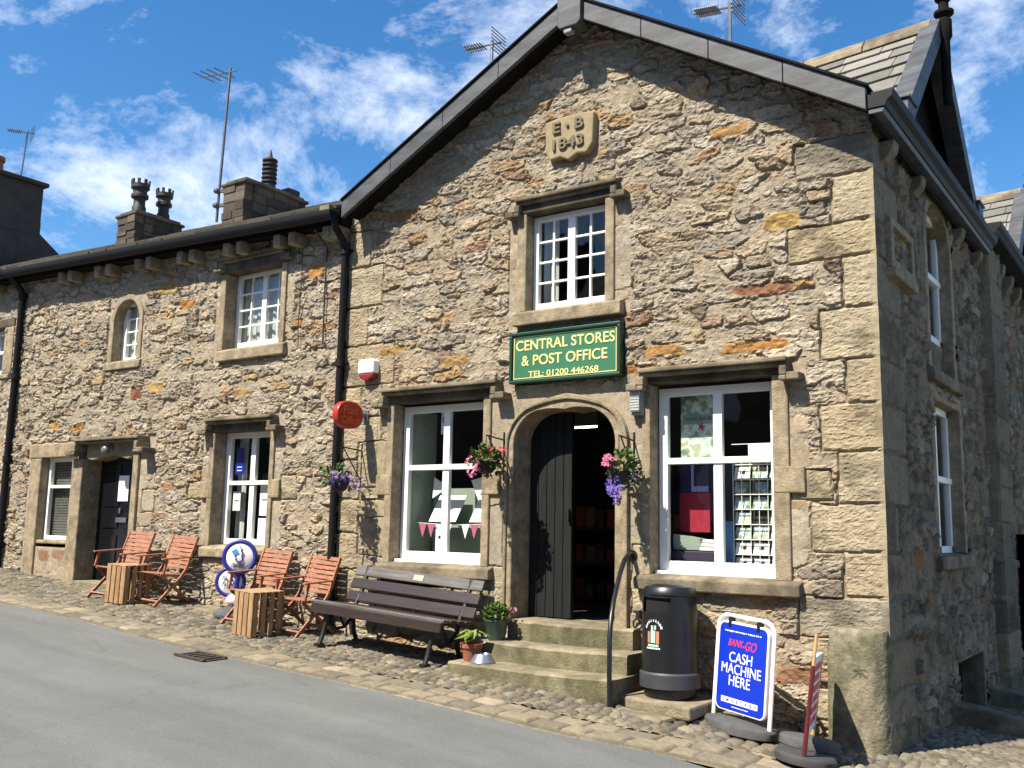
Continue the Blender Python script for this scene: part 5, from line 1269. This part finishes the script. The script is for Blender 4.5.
pts = [(-.305, 0, .06), (-.305, 0, .76)]+[(-.205-.10*math.cos(math.pi/2*i/6), 0, .76+.10*math.sin(math.pi/2*i/6)) for i in range(1, 7)]+[(.205+.10*math.sin(math.pi/2*i/6), 0, .76+.10*math.cos(math.pi/2*i/6)) for i in range(0, 7)]+[(.305, 0, .06)]
MB().tube(pts, .017, 10).build('frame', M_WHITE, smooth=True, **lp)
PW, PH, PZ = .545, .69, .47
pn = MB().prism([(a, b+PZ) for a, b in rrect(PW, PH, .06)], lambda a, b, d: (a, d, b), -.025, .012).build('panel', M_WHITE, bevel=.006, **lp)
MB().prism([(a, b+PZ) for a, b in rrect(PW-.028, PH-.028, .05)], lambda a, b, d: (a, d, b), -.0285, -.0255).build('poster', M_BLUE, pn, world=False)
for x in (-.15, .16): MB().box((x-.014, -.034, .775), (x+.014, .016, .85)).build('hook', M_BLACK, **lp)
U_, Nn = (1, 0, 0), (0, -1, 0); yf = -.0285
text('lettering', 'CASH', (-.01, yf, .545), U_, Nn, .25, M_PAPER, pn, height=.078, world=False, bold=.0, depth=.002)
text('lettering', 'MACHINE', (.0, yf, .455), U_, Nn, .43, M_PAPER, pn, height=.078, world=False, bold=.0, depth=.002)
text('lettering', 'HERE', (-.01, yf, .365), U_, Nn, .23, M_PAPER, pn, height=.078, world=False, bold=.0, depth=.002)
text('lettering', 'BANK', (-.07, yf, .655), U_, Nn, .17, M_REDP, pn, height=.055, world=False, bold=.015, depth=.002, shear=.3)
text('lettering', '-GO', (.08, yf, .650), U_, Nn, .15, M_REDP, pn, height=.072, world=False, bold=.015, depth=.002, shear=.3)
wl = MB(); rng = random.Random(2); x = -.2
while x < .2: w = rng.uniform(.008, .022); wl.box((x, yf-.002, .737+rng.uniform(-.002, .002)), (x+w, yf, .746)); x += w+rng.choice((.003, .003, .009))
x = -.08
while x < .1: w = rng.uniform(.006, .016); wl.box((x, yf-.002, .163), (x+w, yf, .169)); x += w+.005
wl.build('lettering', M_PAPER, pn, world=False)
tl = MB()
for i in range(8): tl.box((-.2+i*.05, yf-.0015, .19), (-.2+i*.05+.046, yf, .232))
tl.build('letter_tiles', M_PAPER, pn, world=False)
for i, ch in enumerate('OMNICASH'): text('lettering', ch, (-.177+i*.05, yf-.0015, .211), U_, Nn, .010 if ch == 'I' else .026, M_BLUE, pn, height=.028, world=False, bold=.02, depth=.0015)

# ================================================================== RED SIGN SEEN EDGE-ON
z0 = float(zg(-2.48, -.55))
es_ = thing('pavement_sign', 'red framed pavement sign seen edge-on on a dark rubber base near the corner', 'pavement sign', (-2.47, -.73, z0), (0, 0, 0))
yaw = math.atan2(7.45, -2.47)     # panel lies along the line of sight
es_.rotation_euler = (R(7), R(3), yaw-R(4.5)); lp = dict(parent=es_, world=False)
for k, (cx, sx) in enumerate(((-.17, .19), (.06, .20))):
    v0 = MB().lathe([(1, 0), (1.02, .045), (.97, .06), (.9, .065), (0, .07)], (0, 0, 0), 28); v0.v = [(cx+x*sx, y*.21, z*1.0+.0) for x, y, z in v0.v]; v0.build('base', M_RUB, smooth=True, **lp)
v0 = MB().lathe([(1, 0), (1, .05), (.94, .065), (.8, .07), (0, .075)], (0, 0, 0), 28); v0.v = [(.10+x*.16, y*.22, z+.07) for x, y, z in v0.v]; v0.build('base', M_RUBG, smooth=True, **lp)
MB().tube([(-.32, 0, .0), (-.325, 0, .68)], .016, 8).build('frame', M_REDPAINT, **lp)
MB().tube([(-.325, 0, .68), (-.32, 0, .90)], .012, 8).build('frame', M_WOODPAINT, **lp); MB().tube([(.33, 0, .12), (.33, 0, .72)], .018, 8).build('frame', M_WOODPAINT, **lp)
MB().box((-.30, -.012, .20), (.31, .012, .74)).build('panel', M_PAPER, **lp)
rp = MB(); rng = random.Random(12)
for k in range(6): zz = .26+k*.075; rp.box((-.26+rng.uniform(0, .05), -.0145, zz), (.28-rng.uniform(0, .1), -.0125, zz+.05)); rp.box((-.26+rng.uniform(0, .05), .0125, zz), (.28-rng.uniform(0, .1), .0145, zz+.05))
rp.build('print', M_REDP, **lp)

# ================================================================== GUARD STONE
gs = thing('guard_stone', 'squat mossy guard stone with carved bench mark at the building corner', 'guard stone', G(-2.28, -.1))
n = 10; mb = MB(); sec = [(-2.50, .02), (-2.50, -.13), (-2.46, -.175), (-2.30, -.19)]+[(-2.20+.16*math.sin(math.pi/2*i/n), -.03-.16*math.cos(math.pi/2*i/n)) for i in range(n+1)]+[(-2.04, .05)]
vs = []; levels = [-.2, .0, .1, .2, .3, .4, .5, .6, .7, .76, .80, .84, .87, .89, .90]; ins = [0, 0, 0, .003, .004, .005, .006, .008, .012, .018, .026, .04, .06, .09, .14]; rng = random.Random(9)
for z, d in zip(levels, ins):
    for x, y in sec:
        vs.append((x+(-2.27-x)*d*(2.2 if x < -2.3 else .5)+rng.uniform(-.006, .006), y+(.02-y)*d*2.2+rng.uniform(-.007, .007), z))
m_ = len(sec); fs = []
for i in range(len(levels)-1):
    for k in range(m_): a, b_ = i*m_+k, i*m_+(k+1) % m_; fs.append((a, b_, b_+m_, a+m_))
fs.append(tuple((len(levels)-1)*m_+k for k in range(m_))); mb.add(vs, fs)
go = mb.build('stone', M_MOSS, gs, smooth=True)
bmk = MB(); 
for p0, p1 in (((-2.28, .60), (-2.18, .605)), ((-2.23, .585), (-2.225, .52)), ((-2.24, .585), (-2.285, .53)), ((-2.218, .585), (-2.18, .545))): bmk.bar((p0[0], -.186, p0[1]), (p1[0], -.184, p1[1]), .014, .012, (0, 1, 0))
bmk.build('bench_mark', mat('carved groove', (.10, .09, .06), .95), gs)
# stone cheeks of the cellar entrance
for y0, lab in ((2.12, 'long low stone kerb running out from the near side of the cellar opening'), (3.98, 'shorter stone kerb on the far side of the cellar opening')):
    zb = float(zg(-1.5, y0)); tag(MB().hexa([(XC, y0-.12, zb-.1), (-.9, y0-.12, zb-.15), (-.9, y0+.12, zb-.15), (XC, y0+.12, zb-.1), (XC, y0-.11, zb+.24), (-.9, y0-.11, zb+.06), (-.9, y0+.11, zb+.06), (XC, y0+.11, zb+.24)]).build('stone_kerb', M_DARKST, bevel=.025), lab, 'kerb stone')

# ================================================================== BENCH
bl = 1.72; bx, by = -6.74, -.46; bz = float(zg(bx, by))
be = thing('park_bench', 'long dark slatted bench with iron ends under the left shop window', 'bench', (bx, by, bz), (0, SLOPE, 0)); lp = dict(parent=be, world=False)
M_BENCHSKY = mat('worn sky-pale bench timber', (.13, .122, .12), .45, .35, 8, .2, 40, col2=(.07, .06, .055), stretch=(.6, 6, 6))  # sky reflection put into the paler colour of the worn slats
def slat(y0, z0, w, t, ang, name, ln=bl, m=M_BENCH):
    mb = MB(); d = Vector((0, math.cos(ang), math.sin(ang))); n_ = Vector((0, -math.sin(ang), math.cos(ang))); p = Vector((0, y0, z0)); h = ln/2
    mb.hexa([p+d*a+n_*b+Vector((x, 0, 0)) for b in (-t/2, t/2) for x, a in ((-h, -w/2), (h, -w/2), (h, w/2), (-h, w/2))]); return mb.build(name, m, bevel=.008, **lp)
for i in range(4): slat(-.24+i*.115, .425-.012*i, .098, .034, R(-4), 'seat_slat', m=M_BENCHSKY if i == 0 else M_BENCH)
slat(-.315, .375, .10, .034, R(80), 'seat_slat')
tops = []
for i in range(3): tops.append(slat(.20+i*.052, .475+i*.128, .108, .034, R(68), 'back_slat', m=M_BENCHSKY if i == 2 else M_BENCH))
MB().bar((-.03, .20+2*.052-.021, .475+2*.128+.006), (.10, .20+2*.052-.021, .475+2*.128+.006), .06, .004, Vector((0, -math.sin(R(68)), math.cos(R(68))))).build('plaque', M_BRASS, tops[2], world=False)
for s_ in (-1, 1):
    x = s_*(bl/2-.16); mb = MB()
    mb.tube([(x, -.33, .0), (x, -.29, .10), (x, -.25, .25), (x, -.27, .39), (x, -.1, .395), (x, .15, .38)], .024, 8); mb.tube([(x, .22, 0), (x, .16, .12), (x, .13, .28), (x, .17, .42), (x, .25, .56), (x, .325, .79)], .024, 8)
    mb.tube([(x, -.24, .24), (x, -.1, .16), (x, .02, .17), (x, .13, .28)], .018, 8); mb.tube([(x, -.12, .39), (x, -.06, .28), (x, .02, .17)], .014, 8)
    mb.box((x-.03, -.37, -.01), (x+.03, -.28, .03)); mb.box((x-.03, .17, -.01), (x+.03, .26, .03)); mb.build('iron_end', M_IRON, smooth=True, **lp)

# ================================================================== FOLDING CHAIRS
CG = 'folding wooden chairs on the cobbles'
def make_chair(label):
    t = thing('folding_chair', label, 'chair', group=CG); lp = dict(parent=t, world=False); hw = .25
    bk = MB(); a0, a1 = Vector((0, .135, .47)), Vector((0, .315, .93)); d = (a1-a0)
    for s_ in (-1, 1): bk.bar((s_*hw, a0.y, a0.z-.02), (s_*hw, a1.y, a1.z), .024, .042, (0, 1, .4))
    for k in range(8): p = a0+d*((k+.62)/8.1); bk.bar((-hw+.012, p.y, p.z), (hw-.012, p.y, p.z), .016, .049, d.normalized())
    bk.build('backrest', M_CHAIR, bevel=.004, **lp)
    se = MB()
    for k in range(7): y = -.27+k*.062; z = .435-.006*k; se.bar((-hw+.03, y, z), (hw-.03, y, z), .05, .016)
    for s_ in (-1, 1): se.bar((s_*(hw-.045), -.29, .422), (s_*(hw-.045), .13, .385), .022, .03)
    se.build('seat', M_CHAIR, bevel=.004, **lp)
    for s_ in (-1, 1):
        MB().bar((s_*(hw+.0), -.36, -.005), (s_*hw, .06, .37), .024, .045, (0, 1, -1)).bar((s_*hw, .06, .37), (s_*hw, .145, .48), .024, .045, (0, 1, -1)).build('front_leg', M_CHAIR, bevel=.004, **lp)
        MB().bar((s_*(hw-.03), .30, -.005), (s_*(hw-.03), -.27, .43), .024, .042, (0, 1, 1)).build('rear_leg', M_CHAIR, bevel=.004, **lp)
        MB().bar((s_*(hw+.02), -.30, .64), (s_*(hw+.02), .20, .655), .05, .02).build('armrest', M_CHAIR, bevel=.006, **lp)
        MB().bar((s_*(hw+.02), -.26, .43), (s_*(hw+.02), -.21, .63), .022, .035, (0, 1, 0)).build('arm_post', M_CHAIR, bevel=.004, **lp)
    MB().bar((-hw, -.30, .06), (hw, -.30, .06), .04, .022, (0, 1, 1)).build('stretcher', M_CHAIR, **lp)
    MB().bar((-hw+.03, .22, .06), (hw-.03, .22, .06), .05, .02, (0, 1, -1)).build('stretcher', M_CHAIR, **lp)
    return t
C0 = [('folding chair nearest the black cottage door, left of the far crate', -11.40, -.46, 0, 8), ('folding chair between the far crate and the round blue sign', -10.64, -.36, 0, 4),
      ('folding chair just right of the round blue sign, half behind the near crate', -8.88, -.38, 0, 4), ('folding chair against the left end of the dark bench', -8.13, -.36, 0, 0)]
ch0 = make_chair(C0[0][0])
for i, (lab, x, y, dz, rz) in enumerate(C0):
    c = ch0 if i == 0 else copy_tree(ch0)
    c.scale = (.88, .88, .88); c['label'] = lab; c.location = G(x, y, .012); c.rotation_euler = (R(1.5), SLOPE, R(rz))

# ================================================================== CRATES
def make_crate(label):
    t = thing('wooden_crate', label, 'crate', group='slatted wooden crates used as tables'); lp = dict(parent=t, world=False); w, d, h = .33, .40, .45
    for nm, y in (('front_panel', -d/2), ('rear_panel', d/2-.014)):
        mb = MB(); n = 4; sw_ = (w-.017*(n-1))/n
        for k in range(n): x = -w/2+k*(sw_+.017); mb.box((x, y, .0+.004*(k % 2)), (x+sw_, y+.014, h-.003*(k % 3)))
        mb.build(nm, M_CRATE, bevel=.003, **lp)
    for nm, x in (('side_panel', -w/2+.002), ('side_panel', w/2-.016)):
        mb = MB(); n = 4; dd_ = d-.032; sw_ = (dd_-.045*(n-1))/n
        for k in range(n): y = -dd_/2+k*(sw_+.045); mb.box((x, y, .002), (x+.014, y+sw_, h-.006))
        mb.build(nm, M_CRATE, bevel=.003, **lp)
    mb = MB(); n = 5; sw_ = (d-.012*(n-1))/n
    for k in range(n): y = -d/2+k*(sw_+.012); mb.box((-w/2, y, h+.001), (w/2, y+sw_, h+.015))
    mb.build('top_panel', M_CRATE, bevel=.003, **lp)
    mb = MB()
    for sx in (-1, 1):
        for sy in (-1, 1): mb.box((sx*(w/2-.05), sy*(d/2-.05), .01), (sx*(w/2-.018), sy*(d/2-.017), h-.004))
    mb.build('corner_post', M_CRATE, **lp)
    return t
k0 = make_crate('slatted crate between the two far chairs near the cottage door')
k0.location = G(-10.95, -.66, .01); k0.rotation_euler = (R(1), SLOPE, R(6))
k1 = copy_tree(k0); k1['label'] = 'slatted crate between the two chairs nearer the bench'; k1.location = G(-8.37, -.80, .01); k1.rotation_euler = (R(1), SLOPE, R(-4))

# ================================================================== ROUND BLUE SIGN
lx, ly = -9.42, -.30; z0 = float(zg(lx, ly))
ls = thing('round_sign', 'free standing sign of two stacked blue rimmed white discs under the cottage window', 'sign', (lx, ly, z0), (0, R(4), R(38))); lp = dict(parent=ls, world=False)
MB().lathe([(.20, 0), (.20, .03), (.15, .09), (.06, .12), (0, .12)], (0, 0, 0), 28).build('base', M_RUBG, smooth=True, **lp)
def disc(zc, r, yo, x=0.):
    rim = MB(); n = 40
    rim.tube([(x+r*.88*math.cos(2*math.pi*i/n), yo, zc+r*.88*math.sin(2*math.pi*i/n)) for i in range(n+1)], r*.14, 10); rim.build('rim', M_RIMB, smooth=True, **lp)
    v = MB().lathe([(r*.82, -.02), (r*.80, .012), (r*.6, .03), (0, .042)], (0, 0, 0), 36); v.v = [(x+a, yo-c, zc+b_) for a, b_, c in v.v]
    return v.build('face', M_PAPER, smooth=True, **lp)
f1 = disc(.70, .205, -.02, .02); f2 = disc(.40, .18, .03, -.06); 
v = MB().ell((.02, .0, .20), (.10, .05, .07)); v.build('spring_boss', M_PAPER, smooth=True, **lp); MB().tube([(.02, 0, .1), (.02, 0, .55)], .03, 10).build('stem', M_RIMB, smooth=True, **lp)
yl = -.065
MB().prism([(-.10, .79), (-.065, .80), (-.04, .835), (-.03, .79), (.005, .775), (-.035, .755), (-.05, .725), (-.075, .755)], lambda a, b_, d: (a+.02, d, b_-.025), yl-.003, yl).build('emblem', M_CYAN, f1, world=False)
v = MB(); v.tube([(.03, yl, .775), (.06, yl, .755), (.05, yl, .715), (.065, yl, .675), (.04, yl, .645), (.0, yl, .65), (-.02, yl, .675)], .008, 6); v.tube([(.02, yl, .80), (.03, yl, .82)], .008, 6); v.tube([(-.03, yl, .71), (-.02, yl, .695)], .008, 6); v.build('emblem', M_RIMB, f1, world=False)
text('lettering', 'THE NATIONAL', (.02, yl+.006, .615), (1, 0, 0), (0, -1, 0), .15, M_NAVY, f1, height=.018, world=False, bold=.01, depth=.003)
text('lettering', 'LOTTERY', (.02, yl+.010, .588), (1, 0, 0), (0, -1, 0), .15, M_NAVY, f1, height=.026, world=False, bold=.02, depth=.003)
text('lettering', 'PLAY', (-.06, -.016, .44), (1, 0, 0), (0, -1, 0), .18, M_NAVY, f2, height=.05, world=False, bold=.01, depth=.003)
text('lettering', 'NOW', (-.06, -.016, .375), (1, 0, 0), (0, -1, 0), .16, M_NAVY, f2, height=.05, world=False, bold=.01, depth=.003)

# ================================================================== ROAD GULLY, DOORSTEP STONE
gu = thing('road_gully', 'rusty cast iron drain grating set in the road against the kerb', 'drain', G(-7.85, -1.95))
mb = MB(); cx, cy = -7.80, -1.95
for k in range(5): x = cx-.18+k*.08; mb.hexa([(*G(x, cy-.10)[:2], float(zg(x, cy-.10))-.012), (*G(x+.04, cy-.10)[:2], float(zg(x+.04, cy-.10))-.012), (*G(x+.04, cy+.10)[:2], float(zg(x+.04, cy+.10))-.012), (*G(x, cy+.10)[:2], float(zg(x, cy+.10))-.012)]+[(a, b_, float(zg(a, b_))+.004) for a, b_ in ((x, cy-.10), (x+.04, cy-.10), (x+.04, cy+.10), (x, cy+.10))])
mb.build('bars', mat('rusty iron', (.06, .04, .03), .8, .3, 12), gu)
mb = MB()
for y in (cy-.14, cy+.11): mb.hexa([(x, yy, float(zg(x, yy))+dz) for dz in (-.012, .005) for x, yy in ((cx-.22, y), (cx+.22, y), (cx+.22, y+.03), (cx-.22, y+.03))])
mb.hexa([(x, yy, float(zg(x, yy))+dz) for dz in (-.014, -.008) for x, yy in ((cx-.22, cy-.11), (cx+.22, cy-.11), (cx+.22, cy+.11), (cx-.22, cy+.11))])
mb.build('frame', mat('rusty iron', None), gu)
tag(MB().hexa([(x, y, float(zg(x, y))+dz) for dz in (-.05, .025) for x, y in ((-10.15, -.34), (-9.0, -.34), (-9.0, -.03), (-10.15, -.03))]).build('paving_flag', M_STEP, bevel=.012), 'flat stone flag laid under the cottage window behind the round sign', 'flagstone')

# ================================================================== TERRACE ACROSS THE STREET (seen mirrored in the windows)
op = thing('opposite_terrace', 'terrace of dark stone houses across the street, mirrored in the shop windows', 'house', (-18, -16, 1))
y0, y1 = -12.6, -19.4
tw = MB(); tw.box((-46, y1, -.8), (9, y0, 5.6)); tw.build('wall', mat('terrace stone', (.20, .175, .135), .95, .3, 6, .5, 30), op)
rf = MB(); rf.prism([(y0+.3, 5.55), (y1-.3, 5.55), ((y0+y1)/2, 9.0)], lambda a, b, d: (d, a, b), -46.2, 9.2); rf.build('roof', mat('roof slate dark', None), op)
for i in range(9):
    x = -43+i*5.6
    for z in (1.9, 4.1):
        w = MB(); w.box((x, y0-.02, z), (x+1.0, y0+.04, z+1.3)); w.box((x+1.9, y0-.02, z), (x+2.9, y0+.04, z+1.3)); w.build('window', M_WHITE, op)
    MB().box((x-.4, y0-3.9, 8.4), (x+.3, y0-2.9, 10.2)).build('chimney', M_RENDER, op)
